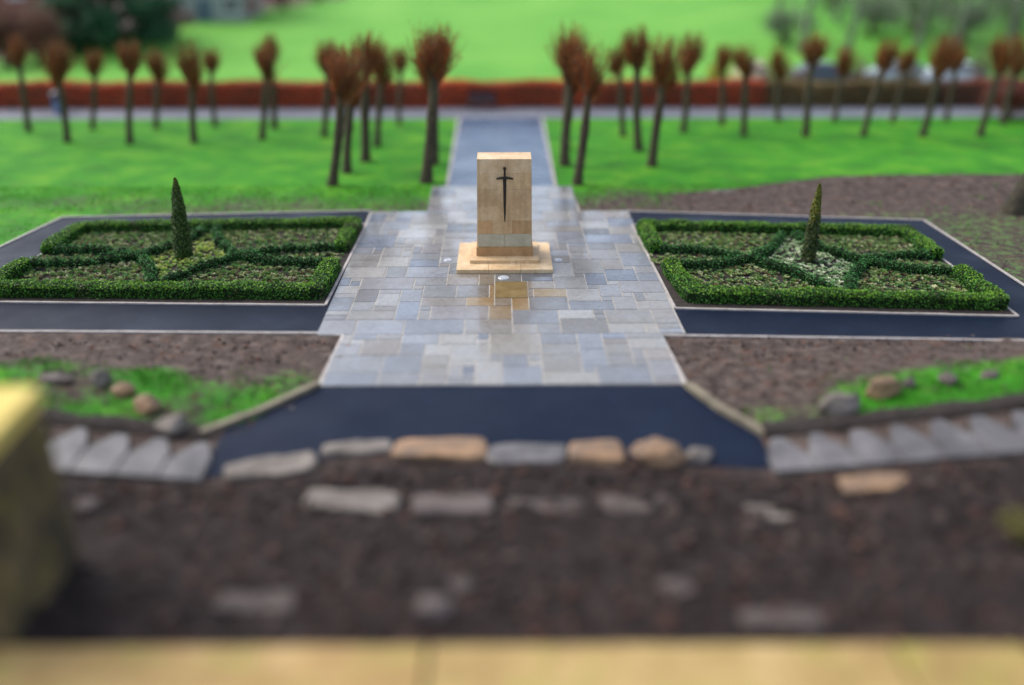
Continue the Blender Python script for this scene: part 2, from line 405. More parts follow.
# bare ground of the gardens (far left) and the wood (far right)
fx, fy = X.ravel(), Y.ravel()
gl0 = gpz(60, 50); gl1 = gpz(350, -4)
gard = np.clip((fy - (gl0.y + (fx - gl0.x) / (gl1.x - gl0.x) * (gl1.y - gl0.y))) / 3, 0, 1) * np.clip((gl1.x + 6 - fx) / 3, 0, 1)
mk[:, 0] = mk[:, 0] * (1 - gard) + .1 * gard
wood = np.clip((fx - 22 - (fy - 60) * .02) / 14, 0, 1) * np.clip((fy - 57) / 3, 0, 1)
mk[:, 0] = mk[:, 0] * (1 - wood * .45) ; mk[:, 1] = mk[:, 1] * (1 - wood * .8)
ca.data.foreach_set('color', np.hstack([mk, np.ones((len(mk), 1))]).ravel())
tag(gnd, kind='structure')

# ------------------------------------------------------------------ paths, plaza, kerbs
def xy(p): return (p.x, p.y)
OL = [at(-60, 276), at(62, 217.6), at(371, 211)]           # outer kerb left path
OR = [at(627, 211.5), at(924, 220.5), at(1075, 319)]
lowL = [at(-70, 331), at(318, 333.5)]; lowR = [at(661, 335.5), at(1090, 342)]
poly_obj('bed_path', [xy(p) for p in (at(-70, 331), at(319, 333.2), at(371, 211), at(62, 217.6), at(-60, 276))], .004, M['tarmac'])
poly_obj('bed_path', [xy(p) for p in (at(684, 335.4), at(1090, 342), at(1075, 319), at(924, 220.5), at(627, 211.5))], .004, M['tarmac'])
# road below the plaza
RP = [at(320, 386), at(685, 386), at(765, 437), at(800, 446), at(780, 470), at(700, 466), at(570, 450), at(400, 448), at(310, 462), at(205, 478), at(160, 462), at(200, 437)]
poly_obj('road', [xy(p) for p in RP], .006, M['road'])
# central path and far road
pth = [at(448.5, 187), at(553.5, 187), at(541, 117), at(460, 117)]
poly_obj('footpath', [xy(p) for p in pth], .006, M['path'])
fr = [(-130, at(512, 118.5).y - 0), (130, at(512, 118.5).y), (130, at(512, 107.5).y), (-130, at(512, 107.5).y)]
poly_obj('far_road', fr, .010, M['path_far'])
def kerb_pts(*p): return [xy(q) for q in p]
KW = .075
strip('kerb', kerb_pts(*OL), KW, -.05, .035, M['kerb']); strip('kerb', kerb_pts(*OR), KW, -.05, .035, M['kerb'])
strip('kerb', kerb_pts(*lowL), KW, -.05, .03, M['kerb']); strip('kerb', kerb_pts(*lowR), KW, -.05, .03, M['kerb'])
strip('kerb', kerb_pts(at(318.5, 334), at(343, 335.6), at(319, 385.5)), KW, -.05, .03, M['kerb'])
strip('kerb', kerb_pts(at(661, 335.5), at(686.5, 385.5)), KW, -.05, .03, M['kerb'])
strip('path_edging', kerb_pts(at(447, 187), at(459, 118)), .13, -.05, .03, M['kerb'])
strip('path_edging', kerb_pts(at(555.5, 187), at(542, 118)), .13, -.05, .03, M['kerb'])
strip('road_edging', kerb_pts(at(318.5, 386.5), at(258, 414), at(200, 436)), .16, -.1, .12, M['edging'])
strip('road_edging', kerb_pts(at(687, 386.5), at(722, 412), at(766, 436)), .2, -.1, .12, M['edging'])

BEDS = {'L': [at(-30, 302.5), at(325.5, 306), at(366.5, 225), at(80, 230)],      # FL FR BR BL
        'R': [at(675, 309), at(1018, 317), at(906, 232), at(632, 225.5)]}
for q in BEDS.values():
    poly_obj('bed_soil', [xy(p) for p in q], .03, M['soil_bed'], th=.06)
    strip('kerb', kerb_pts(*q, q[0]), KW, -.05, .045, M['kerb'])

# flagstones
def xline(pa, pb):
    return lambda y: pa.x + (y - pa.y) / (pb.y - pa.y) * (pb.x - pa.x)
l1 = xline(at(370.5, 211.5), at(319, 333)); r1 = xline(at(627.5, 211.5), at(685.5, 334))
l0 = xline(at(343.5, 335), at(319, 385.5)); r0 = xline(at(660.5, 335), at(686, 385.5))
l2 = xline(at(432.5, 187), at(427.5, 211)); r2 = xline(at(570, 187), at(580, 211))
zones = [(at(512, 385.5).y, at(512, 334.6).y, l0, r0), (at(512, 334.6).y, at(512, 211.6).y, l1, r1), (at(512, 211.6).y, at(512, 187).y, l2, r2)]
slabcols = [(.38, .37, .365), (.33, .345, .375), (.42, .39, .35), (.35, .355, .375), (.44, .41, .365), (.28, .31, .37), (.38, .35, .34), (.42, .37, .32), (.31, .31, .31), (.46, .435, .395), (.37, .35, .33), (.48, .46, .43), (.40, .385, .375), (.43, .40, .36)]
g = G(); mort = G(); J = .011
mp = at(511.5, 291); mslab = (at(494.5, 299).x, at(528.5, 299).x, at(512, 299).y, at(512, 282.5).y)
def slab(x0, x1, y0, y1, tilt=True):
    if x1 - x0 < .06 or y1 - y0 < .06: return
    if x0 < mslab[1] and x1 > mslab[0] and y0 < mslab[3] and y1 > mslab[2]:
        # cut round the inset brown slab
        if mslab[0] - x0 > .08: slab(x0, mslab[0], y0, y1)
        if x1 - mslab[1] > .08: slab(mslab[1], x1, y0, y1)
        a, b_ = max(x0, mslab[0]), min(x1, mslab[1])
        if mslab[2] - y0 > .08: slab(a, b_, y0, mslab[2])
        if y1 - mslab[3] > .08: slab(a, b_, mslab[3], y1)
        return
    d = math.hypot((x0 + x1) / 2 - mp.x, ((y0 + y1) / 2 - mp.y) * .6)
    c = np.array(random.choice(slabcols)) * np.array((.97, 1.0, 1.05)) * random.uniform(.47, .68)
    if random.random() < .06: c = c * .72
    if d < 1.1 and random.random() < .75: c = np.array(random.choice([(.27, .21, .12), (.24, .19, .13), (.29, .22, .13), (.22, .20, .17)]))  # brown slabs near the memorial carry its reflection as painted colour
    z = .03 + random.uniform(-.002, .002); h = J * random.uniform(.7, 1.2)
    e = .008
    a, b_, c0, d0 = x0 + h, x1 - h, y0 + h, y1 - h
    jt = lambda: random.uniform(-.004, .004)
    q = [(a + jt(), c0 + jt()), (b_ + jt(), c0 + jt()), (b_ + jt(), d0 + jt()), (a + jt(), d0 + jt())]
    t = [z + random.uniform(-.0025, .0025) for _ in range(4)]
    top = [(q[0][0] + e, q[0][1] + e, t[0]), (q[1][0] - e, q[1][1] + e, t[1]), (q[2][0] - e, q[2][1] - e, t[2]), (q[3][0] + e, q[3][1] - e, t[3])]
    lo = [(u[0], u[1], z - .014) for u in q]
    g.add(top + lo, [[0, 1, 2, 3], [4, 5, 1, 0], [5, 6, 2, 1], [6, 7, 3, 2], [7, 4, 0, 3]], c)
for (y0, y1, lf, rf) in zones:
    mort.add([(lf(y0), y0, .018), (rf(y0), y0, .018), (rf(y1), y1, .018), (lf(y1), y1, .018)], [[0, 1, 2, 3]])
    mort.add([(lf(y0), y0, .018), (rf(y0), y0, .018), (rf(y0), y0, -.05), (lf(y0), y0, -.05)], [[3, 2, 1, 0]])
    xa, xb = lf((y0 + y1) / 2), rf((y0 + y1) / 2)
    nc, nr_ = max(4, round((xb - xa) / .31)), max(3, round((y1 - y0) / .31)); cw_, ch_ = (xb - xa) / nc, (y1 - y0) / nr_
    occ = np.zeros((nr_, nc), bool)
    sizes = [(2, 2), (3, 2), (3, 3), (4, 3), (2, 3), (4, 2), (3, 4), (4, 4), (2, 1), (5, 3), (1, 2), (2, 4)]; wts = [6, 10, 10, 9, 7, 7, 4, 3, 3, 3, 2, 2]
    for r_ in range(nr_):
        for c_ in range(nc):
            if occ[r_, c_]: continue
            for w_, h_ in random.choices(sizes, wts, k=8) + [(2, 1), (1, 1)]:
                if c_ + w_ > nc or r_ + h_ > nr_ or occ[r_:r_ + h_, c_:c_ + w_].any(): continue
                if c_ + w_ == nc - 1 and w_ < 5 and not occ[r_:r_ + h_, nc - 1].any(): w_ += 1
                occ[r_:r_ + h_, c_:c_ + w_] = True
                slab(xa + c_ * cw_, xa + (c_ + w_) * cw_, y0 + r_ * ch_, y0 + (r_ + h_) * ch_); break
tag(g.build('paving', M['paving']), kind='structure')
tag(mort.build('paving_bed', M['mortar']), kind='structure')
PZ = .03   # paving top

# ------------------------------------------------------------------ memorial
def build_memorial():
    c = at(504.8, 273.5, PZ); yf = c.y; s = ppm(c)
    root = thing('war_memorial', 'tan sandstone memorial block with dark bronze sword on stepped plinth', 'memorial', (c.x, yf, PZ), -PSI * 0)
    def X(px, py, z): return at(px, py, z).x - c.x
    def Yv(py, z): return at(512, py, z).y - yf
    # plinth
    z1 = height_at(at(512, 273.5, PZ), 269.6) - PZ
    zp = PZ + z1
    hw = (at(553.2, 269.6, zp).x - at(456.3, 269.6, zp).x) / 2; yb = Yv(242.4, zp)
    g = G()
    nseg = 3; xsn = np.linspace(-hw, hw, nseg + 1)
    for k in range(nseg):
        g.bm(bx(xsn[k] + .003, xsn[k + 1] - .003, 0, yb, 0, z1, .012), np.array((1.12, 1.14, 1.16)) * random.uniform(.95, 1.05))
    g.build('plinth', M['sandstone'], root)
    # step
    ys = Yv(263.3, zp); z2 = z1 + (height_at(Vector((0, yf + ys, 0)), 260.2) - height_at(Vector((0, yf + ys, 0)), 263.3))
    sw = (at(539.9, 263, zp).x - at(470.4, 263, zp).x) / 2
    body_y = Yv(256, PZ + z2)
    dep = 1.02
    g = G(); g.bm(bx(-sw, .03, ys, body_y + dep + (body_y - ys), z1 + .001, z2, .010), (1.05, 1.03, 1)); g.bm(bx(.034, sw, ys, body_y + dep + (body_y - ys), z1 + .001, z2, .010), (1, .98, .95))
    g.build('step', M['sandstone'], root)
    # base block
    P0 = Vector((0, yf + body_y, 0))
    z3 = height_at(P0, 247.4) - PZ; z4 = height_at(P0, 234.2) - PZ; zt = height_at(P0, 159.6) - PZ
    bw = (at(532.9, 256, PZ + z2).x - at(476.7, 256, PZ + z2).x) / 2
    g = G(); g.bm(bx(-bw, bw, body_y, body_y + dep, z2 + .001, z3, .012), (.66, .53, .40)); g.build('base_block', M['sandstone'], root)
    ww = bw - .03; y0 = body_y + .03; y1 = body_y + dep - .03
    tw = ww * .965       # slight batter
    # lower band with two greenish inscription panels
    g = G(); g.bm(bx(-ww, ww, y0, y1, z3 + .001, z4, .006), (.85, .85, .72)); band = g.build('block_band', M['sandstone'], root)
    for k in (-1, 1):
        g = G(); a, b_ = (-ww + .02, -.006) if k < 0 else (.006, ww - .02)
        g.bm(bx(a, b_, y0 - .012, y0 + .03, z3 + .03, z4 - .01, .004)); g.build('inscription_panel', M['greenstone'], root)
    # ashlar body, courses of blocks slightly different in tone
    g = G(); zc = z4 + .002; courses = [.42, .46, .52, .48, .44]
    tot = sum(courses); sc = (zt - z4) / tot
    tones = [(.97, .92, .86), (1.02, .98, .94), (.96, .92, .88), (1.03, .99, .95), (.99, .95, .92), (1, .95, .89)]
    zz = z4
    splits = [[-1, -.45, .28, 1], [-1, .12, 1], [-1, -.3, .5, 1], [-1, .2, 1], [-1, -.15, 1]]
    for i, hh in enumerate(courses):
        za, zb = zz, zz + hh * sc; zz = zb
        def wa(z): return ww + (tw - ww) * (z - z4) / (zt - z4)
        def ya(z): return .035 * (z - z4) / (zt - z4)
        for j, (a, b_) in enumerate(zip(splits[i][:-1], splits[i][1:])):
            bmx = bx(0, 1, 0, 1, 0, 1)
            gap = .0011
            for v in bmx.verts:
                z = za + gap + v.co.z * (zb - za - 2 * gap); w_ = wa(z)
                xx = (a + v.co.x * (b_ - a)) * w_ + (gap if v.co.x < .5 else -gap)
                yy = y0 + ya(z) + v.co.y * (y1 - y0 - 2 * ya(z)); v.co = (xx, yy, z)
            bmesh.ops.bevel(bmx, geom=list(bmx.edges), offset=.003, segments=1, affect='EDGES')
            c_ = np.array(tones[(i * 3 + j * 2) % 6]) * random.uniform(.93, 1.04)
            if i == 0 and j == 2: c_ = np.array((.72, .60, .47))
            if i == 0 and j == 0: c_ = np.array((.95, .82, .68))
            if i == 4: c_ = np.array((1.08, 1.07, 1.08))
            g.bm(bmx, c_)
    g.build('stone_block', M['sandstone'], root)
    # bronze sword, point down
    def pz(py): return height_at(P0, py) - PZ
    yfz = lambda z: y0 + .035 * (z - z4) / (zt - z4)
    zt_, zg, zb = pz(167.5), pz(178.3), pz(222.5)
    sx = 0.01; sw_ = thing('sword_ref', None, None); bpy.data.objects.remove(sw_)
    g = G()
    hwid = .036
    def bar(prof, th):
        """prof: list of (z, half width); front ridge"""
        n = len(prof); v = []
        for z, w in prof:
            y = yfz(z); v += [(sx - w, y - .004, z), (sx, y - th, z), (sx + w, y - .004, z), (sx, y + .02, z)]
        f = [[4 * i + k, 4 * i + (k + 1) % 4, 4 * i + 4 + (k + 1) % 4, 4 * i + 4 + k] for i in range(n - 1) for k in range(4)]
        f += [[0, 1, 2, 3], [4 * n - 1, 4 * n - 2, 4 * n - 3, 4 * n - 4]]
        return v, f
    v, f = bar([(zb, .004), (zb + .12, .022), (zb + .5, .038), (zg - .03, .052)], .035); g.add(v, f)
    sword = g.build('sword', M['bronze'], root)
    g = G(); v, f = bar([(zg - .03, .035), (zg + .1, .03), (zt_ - .08, .028)], .05); g.add(v, f)
    b = bmesh.new(); bmesh.ops.create_uvsphere(b, u_segments=12, v_segments=8, radius=.05)
    for q in b.verts: q.co = (sx + q.co.x, yfz(zt_) - .02 + q.co.y * .7, zt_ - .04 + q.co.z)
    g.bm(b); g.build('hilt', M['bronze'], sword)
    g = G(); yy = yfz(zg); hwg = 8.2 / ppm(Vector((0, yf + body_y, zg)))
    pts = [(sx - hwg, yy - .02, zg - .03), (sx - hwg * .5, yy - .03, zg), (sx, yy - .04, zg + .01), (sx + hwg * .5, yy - .03, zg), (sx + hwg, yy - .02, zg - .03)]
    tube(g, pts, [.026, .036, .042, .036, .026], 8); g.build('crossguard', M['bronze'], sword)
    return root
build_memorial()
# inset brown slab
g = G(); e = .012
g.bm(bx(mslab[0] + e - mp.x, mslab[1] - e - mp.x, mslab[2] + e - mp.y, mslab[3] - e - mp.y, 0, .02, .004))
o = g.build('memorial_slab', M['slab']); o.location = (mp.x, mp.y, .016); tag(o, 'olive brown rectangular slab set into paving before the memorial', 'slab')
def uplight(px, py, r, label):
    p = at(px, py, PZ); root = thing('ground_uplight', label, 'ground light', (p.x, p.y, PZ), 0, 'ground uplights round the memorial')
    g = G(); b = bmesh.new(); bmesh.ops.create_cone(b, segments=28, radius1=r, radius2=r * .94, depth=.012, cap_ends=True)
    for v in b.verts: v.co.z += .006
    g.bm(b); g.build('rim', M['steel'], root)
    g = G(); b = bmesh.new(); bmesh.ops.create_uvsphere(b, u_segments=24, v_segments=8, radius=r * .72)
    for v in b.verts: v.co.z = .013 + v.co.z * .10 if v.co.z > 0 else .012
    g.bm(b); g.build('lens', M['lens'], root, smooth=True)
uplight(447.8, 260, .125, 'round white ground light in paving left of the memorial plinth')
uplight(558.4, 260, .125, 'round white ground light in paving right of the memorial plinth')
uplight(503.5, 277.6, .165, 'larger round ground light between memorial plinth and brown slab')

# ------------------------------------------------------------------ parterre beds
HEDGE_COLS = [(.09, .28, .022), (.07, .24, .02), (.05, .19, .016), (.06, .22, .018), (.038, .15, .014), (.08, .25, .02), (.028, .11, .012), (.10, .28, .022), (.04, .17, .018)]
DWARF_COLS = [(.035, .17, .04), (.05, .22, .05), (.025, .12, .03), (.08, .26, .05)]
def bil(q, s, t):
    a = q[0].lerp(q[1], s); b = q[3].lerp(q[2], s); p = a.lerp(b, t); return Vector((p.x, p.y))
def box_hedge(name, pts, w, h, label):
    """clipped hedge swept along a polyline"""
    z0 = .03; core = G(); lf = G()
    P = []
    for a, b in zip(pts[:-1], pts[1:]):
        n = max(2, int((b - a).length / .12))
        for k in range(n): P.append(a.lerp(b, k / n))
    P.append(pts[-1]); n = len(P); o = P[0].lerp(P[-1], .5)
    sect = [(-.5, .0), (-.52, .35), (-.5, .75), (-.38, .95), (0, 1.0), (.38, .95), (.5, .75), (.52, .35), (.5, .0)]
    rings = []; T = []
    for i in range(n):
        t = (P[min(i + 1, n - 1)] - P[max(i - 1, 0)]).normalized(); nr = Vector((-t.y, t.x)); T.append((t, nr))
        rr = []
        for (u, v) in sect:
            q = P[i] + nr * u * w
            k = noise.noise(Vector((q.x * 2.2, q.y * 2.2, v * 1.5))) * .06 + noise.noise(Vector((q.x * 6, q.y * 6, v * 3))) * .03
            end = .78 if i in (0, n - 1) else 1
            q = P[i] + nr * (u * w * end + (k if u > 0 else -k) * (abs(u) > .1))
            rr.append((q.x - o.x, q.y - o.y, v * h * (end * .15 + .85) + (k if v > .7 else 0)))
        rings.append(rr)
    m_ = len(sect); V = np.array(rings).reshape(-1, 3)
    f = [[i * m_ + k, i * m_ + k + 1, (i + 1) * m_ + k + 1, (i + 1) * m_ + k] for i in range(n - 1) for k in range(m_ - 1)]
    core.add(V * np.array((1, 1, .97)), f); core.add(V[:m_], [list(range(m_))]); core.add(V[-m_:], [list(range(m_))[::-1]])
    L = sum((b - a).length for a, b in zip(P[:-1], P[1:])); N = int(L * (w + 2 * h) * 950)
    rg = np.array(rings); ii = rng.integers(0, n - 1, N); kk = rng.integers(0, m_ - 1, N); a_ = rng.random((N, 1)); b_ = rng.random((N, 1))
    pt = (rg[ii, kk] * (1 - a_) + rg[ii + 1, kk] * a_) * (1 - b_) + (rg[ii, kk + 1] * (1 - a_) + rg[ii + 1, kk + 1] * a_) * b_
    e1 = rg[ii + 1, kk] - rg[ii, kk]; e2 = rg[ii, kk + 1] - rg[ii, kk]; nm = np.cross(e1, e2); nm /= np.linalg.norm(nm, axis=1)[:, None] + 1e-9
    ctr = rg[ii].mean(1); sg = np.sign(((pt - ctr) * nm).sum(1))[:, None]; nm *= sg
    pt = pt + nm * rng.uniform(-.03, .035, (N, 1)) + rng.normal(size=(N, 3)) * .008
    # ends
    for e in (0, n - 1):
        ne = int(w * h * 1600); ra = rng.random((ne, 1)); base = rg[e]; k1 = rng.integers(0, m_, ne); c0 = base.mean(0)
        pe = c0 + (base[k1] - c0) * ra ** .5; tt = T[e][0] * (-1 if e == 0 else 1)
        pe[:, :2] += np.array(tt) * rng.uniform(0, .06, (ne, 1)); pt = np.vstack([pt, pe]); nm = np.vstack([nm, np.tile([tt.x, tt.y, 0], (ne, 1))])
    pt[:, 2] = np.maximum(pt[:, 2], .02)
    cols = pick(HEDGE_COLS, len(pt), .3)
    # light on the hedge top painted as yellower leaf colour, in patches
    px = np.array([noise.noise(Vector((p[0] * 1.3 + 9, p[1] * 1.3, 0))) for p in pt]); tip = (pt[:, 2] > h * .78) & (px + rng.normal(size=len(pt)) * .3 > -.12)
    brn = (px + rng.normal(size=len(pt)) * .12 < -.38); cols[brn] = pick([(.10, .10, .03), (.08, .06, .025), (.05, .12, .02)], brn.sum(), .3)
    cols[tip] = pick([(.15, .34, .02), (.20, .38, .026), (.11, .29, .018)], tip.sum(), .25)
    leaves(lf, pt, .052, cols, nrm=nm, jit=.65, aspect=.62)
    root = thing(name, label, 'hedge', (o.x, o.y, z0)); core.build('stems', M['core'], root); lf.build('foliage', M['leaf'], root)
    return root
def dwarf_hedge(paths, label):
    """row of young box balls"""
    o = paths[0][0].copy(); core = G(); pts = []; nms = []; V = 0
    for path in paths:
        acc = 0; P = []
        for a, b in zip(path[:-1], path[1:]):
            n = max(1, round((b - a).length / .215))
            for k in range(n): P.append(a.lerp(b, k / n))
        for p in P:
            r = random.uniform(.145, .20); c = Vector((p.x - o.x + random.uniform(-.03, .03), p.y - o.y + random.uniform(-.03, .03), r * .95))
            b = bmesh.new(); bmesh.ops.create_icosphere(b, subdivisions=1, radius=r * .86)
            for v in b.verts: v.co += c
            core.bm(b)
            n = 130; d = rng.normal(size=(n, 3)); d /= np.linalg.norm(d, axis=1)[:, None]
            q = np.array(c[:]) + d * r * rng.uniform(.85, 1.12, (n, 1)) * np.array((1, 1, 1.1)); q[:, 2] = np.maximum(q[:, 2], .01); pts.append(q); nms.append(d)
    pts = np.vstack(pts); nms = np.vstack(nms); lf = G(); leaves(lf, pts, .045, pick(DWARF_COLS, len(pts), .35), nrm=nms, jit=.65)
    root = thing('dwarf_hedge', label, 'hedge', (o.x, o.y, .03)); core.build('stems', M['core'], root); lf.build('foliage', M['leaf'], root)
def rosettes(pos_, size, nl, cols, name, label):
    g = G()
    for (x, y) in pos_:
        k = random.randint(nl - 2, nl + 2); a0 = random.random() * 6.28; sz = size * random.uniform(.65, 1.25); col = np.array(random.choice(cols)) * random.uniform(.75, 1.2)
        hh = random.uniform(.02, .07)
        for i in range(k):
            a = a0 + i * 6.283 / k + random.uniform(-.3, .3); L = sz * random.uniform(.6, 1.1); up = random.uniform(.3, 1.1)
            dx, dy = math.cos(a), math.sin(a); w = L * .33
            p1 = (x + dx * L * .5, y + dy * L * .5, .03 + hh + L * up * .6); p2 = (x + dx * L, y + dy * L, .03 + hh + L * up * .55)
            g.add([(x, y, .03 + hh * .4), (p1[0] - dy * w, p1[1] + dx * w, p1[2] - .01), p2, (p1[0] + dy * w, p1[1] - dx * w, p1[2] - .01)], [[0, 1, 2, 3]], np.clip(col * random.uniform(.75, 1.25), 0, 1))
    o = g.build(name, M['leaf']); tag(o, label, 'plants', kind='stuff'); return o
def in_poly(p, poly):
    c = False; n = len(poly)
    for i in range(n):
        a, b = poly[i], poly[i - 1]
        if (a.y > p.y) != (b.y > p.y) and p.x < (b.x - a.x) * (p.y - a.y) / (b.y - a.y) + a.x: c = not c
    return c
def cypress(p, h, r, lean, label, tipyellow, cols):
    root = thing('cypress', label, 'tree', (p.x, p.y, .03)); root.rotation_euler = (0, lean, 0)
    g = G(); tube(g, [(0, 0, 0), (0, 0, h * .5), (0, 0, h * .93)], [.045, .03, .008], 7); g.build('trunk', M['bark'], root)
    N = 9000; t = rng.random(N) ** 1.15
    prof = np.interp(t, [0, .04, .2, .5, .75, .9, 1], [.75, .95, 1, .80, .56, .34, .08]) * r
    a = rng.random(N) * 6.283; rad = prof * (.55 + .5 * rng.random(N) ** .5) * (1 + .18 * np.sin(a * 5 + t * 19) * np.sin(t * 40 + a * 2))
    P = np.stack([np.cos(a) * rad, np.sin(a) * rad, t * h + .03], 1)
    nm = np.stack([np.cos(a), np.sin(a), np.full(N, .6)], 1); nm /= np.linalg.norm(nm, axis=1)[:, None]
    c = pick(cols, N, .35)
    ty = (rng.random(N) < np.clip((t - tipyellow) * 3, 0, .85)); c[ty] = pick([(.16, .17, .02), (.22, .19, .02), (.12, .16, .02)], ty.sum(), .3)
    lf = G(); leaves(lf, P, .075, c, nrm=nm, jit=.5, aspect=.4)
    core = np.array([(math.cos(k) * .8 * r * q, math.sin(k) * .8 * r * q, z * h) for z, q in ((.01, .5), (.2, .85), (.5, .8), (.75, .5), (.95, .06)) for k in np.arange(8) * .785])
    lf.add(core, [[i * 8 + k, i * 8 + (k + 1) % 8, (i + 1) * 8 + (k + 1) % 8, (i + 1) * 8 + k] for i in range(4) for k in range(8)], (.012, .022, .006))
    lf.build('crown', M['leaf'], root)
def parterre(key, side):
    q = BEDS[key]; R_ = key == 'R'
    inner = (0.03, .972) if R_ else (.02, .965)         # hedge rectangle in s
    nL, nR, cc = (.335, .705, .535) if R_ else (.345, .655, .48)
    tf, tb, ga, gb = .08, (.925 if R_ else .95), .40, .60
    B = lambda s, t: bil(q, s, t)
    s0, s1 = inner
    a, b_ = 'left', 'right'
    box_hedge('box_hedge', [B(s0, gb), B(s0, tb), B(s1, tb), B(s1, gb)], .44, .34, f'clipped green box hedge along the far edge of the {side} flower bed')
    box_hedge('box_hedge', [B(s0 + (.015 if R_ else 0), ga), B(s0 + (.035 if R_ else 0), tf), B(s1, tf), B(s1, ga)], .47, .37, f'clipped green box hedge along the near edge of the {side} flower bed')
    def curve(p, r, bow):
        m_ = p.lerp(r, .5); d = (r - p); nrm = Vector((-d.y, d.x)).normalized(); mid = m_ + nrm * bow
        return [p, p.lerp(mid, .55), mid, mid.lerp(r, .45), r]
    L = [curve(B(s0 + .03, gb), B(nL, .5), .25), curve(B(s0 + .03, ga), B(nL, .5), -.25), curve(B(nL, .5), B(cc - .015, tb - .06), -.2), curve(B(nL, .5), B(cc - .01, tf + .06), .2)]
    Rr = [curve(B(s1 - .03, gb), B(nR, .5), -.25), curve(B(s1 - .03, ga), B(nR, .5), .25), curve(B(nR, .5), B(cc + .015, tb - .06), .2), curve(B(nR, .5), B(cc + .02, tf + .06), -.2)]
    w1, w2 = (('next to the paving', 'away from the paving') if R_ else ('away from the paving', 'next to the paving'))
    dwarf_hedge(L, f'low row of dark box balls crossing the {side} flower bed, half {w1}')
    dwarf_hedge(Rr, f'low row of dark box balls crossing the {side} flower bed, half {w2}')
    # planting
    diamond = [B(nL, .5), B(cc, tf + .04), B(nR, .5), B(cc, tb - .05)]
    lines = [p for k in L + Rr for p in k]
    segs = [(k[i], k[i + 1]) for k in L + Rr for i in range(len(k) - 1)]
    def clear(p):
        for a_, c_ in segs:
            d = c_ - a_; t = max(0, min(1, (p - a_).dot(d) / d.length_squared))
            if (p - (a_ + d * t)).length < .17: return False
        return True
    cen, out = [], []; cyp = CYP[key]
    for _ in range(7200):
        s_, t_ = random.uniform(s0 - .03, s1 + .01), random.uniform(tf + .045, tb - .04); p = B(s_, t_)
        if not clear(p) or (p - Vector((cyp.x, cyp.y))).length < .22: continue
        if s_ < s0 + .03 or s_ > s1 - .03:
            if not (ga + .05 < t_ < gb - .05): continue
        (cen if in_poly(p, diamond) else out).append((p.x, p.y))
    rosettes(out[:3300], .082, 6, [(.12, .24, .045), (.09, .21, .045), (.20, .29, .07), (.16, .115, .055), (.08, .19, .05), (.27, .34, .12), (.40, .41, .23)], 'bedding_plants', f'small green and bronze plants covering the {side} bed soil')
    rosettes(cen[::2], .092, 6, [(.24, .38, .07), (.38, .48, .12), (.15, .30, .05), (.55, .60, .26), (.46, .52, .09)] if not R_ else [(.24, .38, .16), (.38, .47, .27), (.15, .30, .11), (.55, .60, .42)], 'pale_ground_cover', f'pale {"yellow green" if not R_ else "silvery green"} plants round the cypress of the {side} bed')
    g = G()   # dead leaves and crumbs on the bed soil
    n = 420; st = rng.random((n, 2)); P = np.array([(*bil(q, .01 + .98 * u, .01 + .98 * v), .036) for u, v in st]); leaves(g, P, .06, pick([(.10, .06, .03), (.05, .035, .025), (.16, .11, .06), (.03, .02, .016)], n, .3), nrm=np.tile([0, 0, 1.], (n, 1)), jit=.35)
    tag(g.build('leaf_litter', M['stuff']), f'dead brown leaves on the soil of the {side} flower bed', 'leaves', kind='stuff')
CYP = {'L': at(184, 258, .03), 'R': at(808, 262, .03)}
parterre('L', 'left'); parterre('R', 'right')
cypress(CYP['L'], height_at(CYP['L'], 180), .27, R(2.6), 'dark green columnar cypress rising from the left flower bed', .8, [(.03, .08, .012), (.05, .11, .014), (.075, .125, .016), (.022, .055, .01)])
cypress(CYP['R'], height_at(CYP['R'], 186), .21, R(.4), 'thin leaning yellow tipped cypress in the right flower bed', .45, [(.03, .06, .012), (.05, .08, .014), (.075, .09, .014), (.02, .042, .01)])

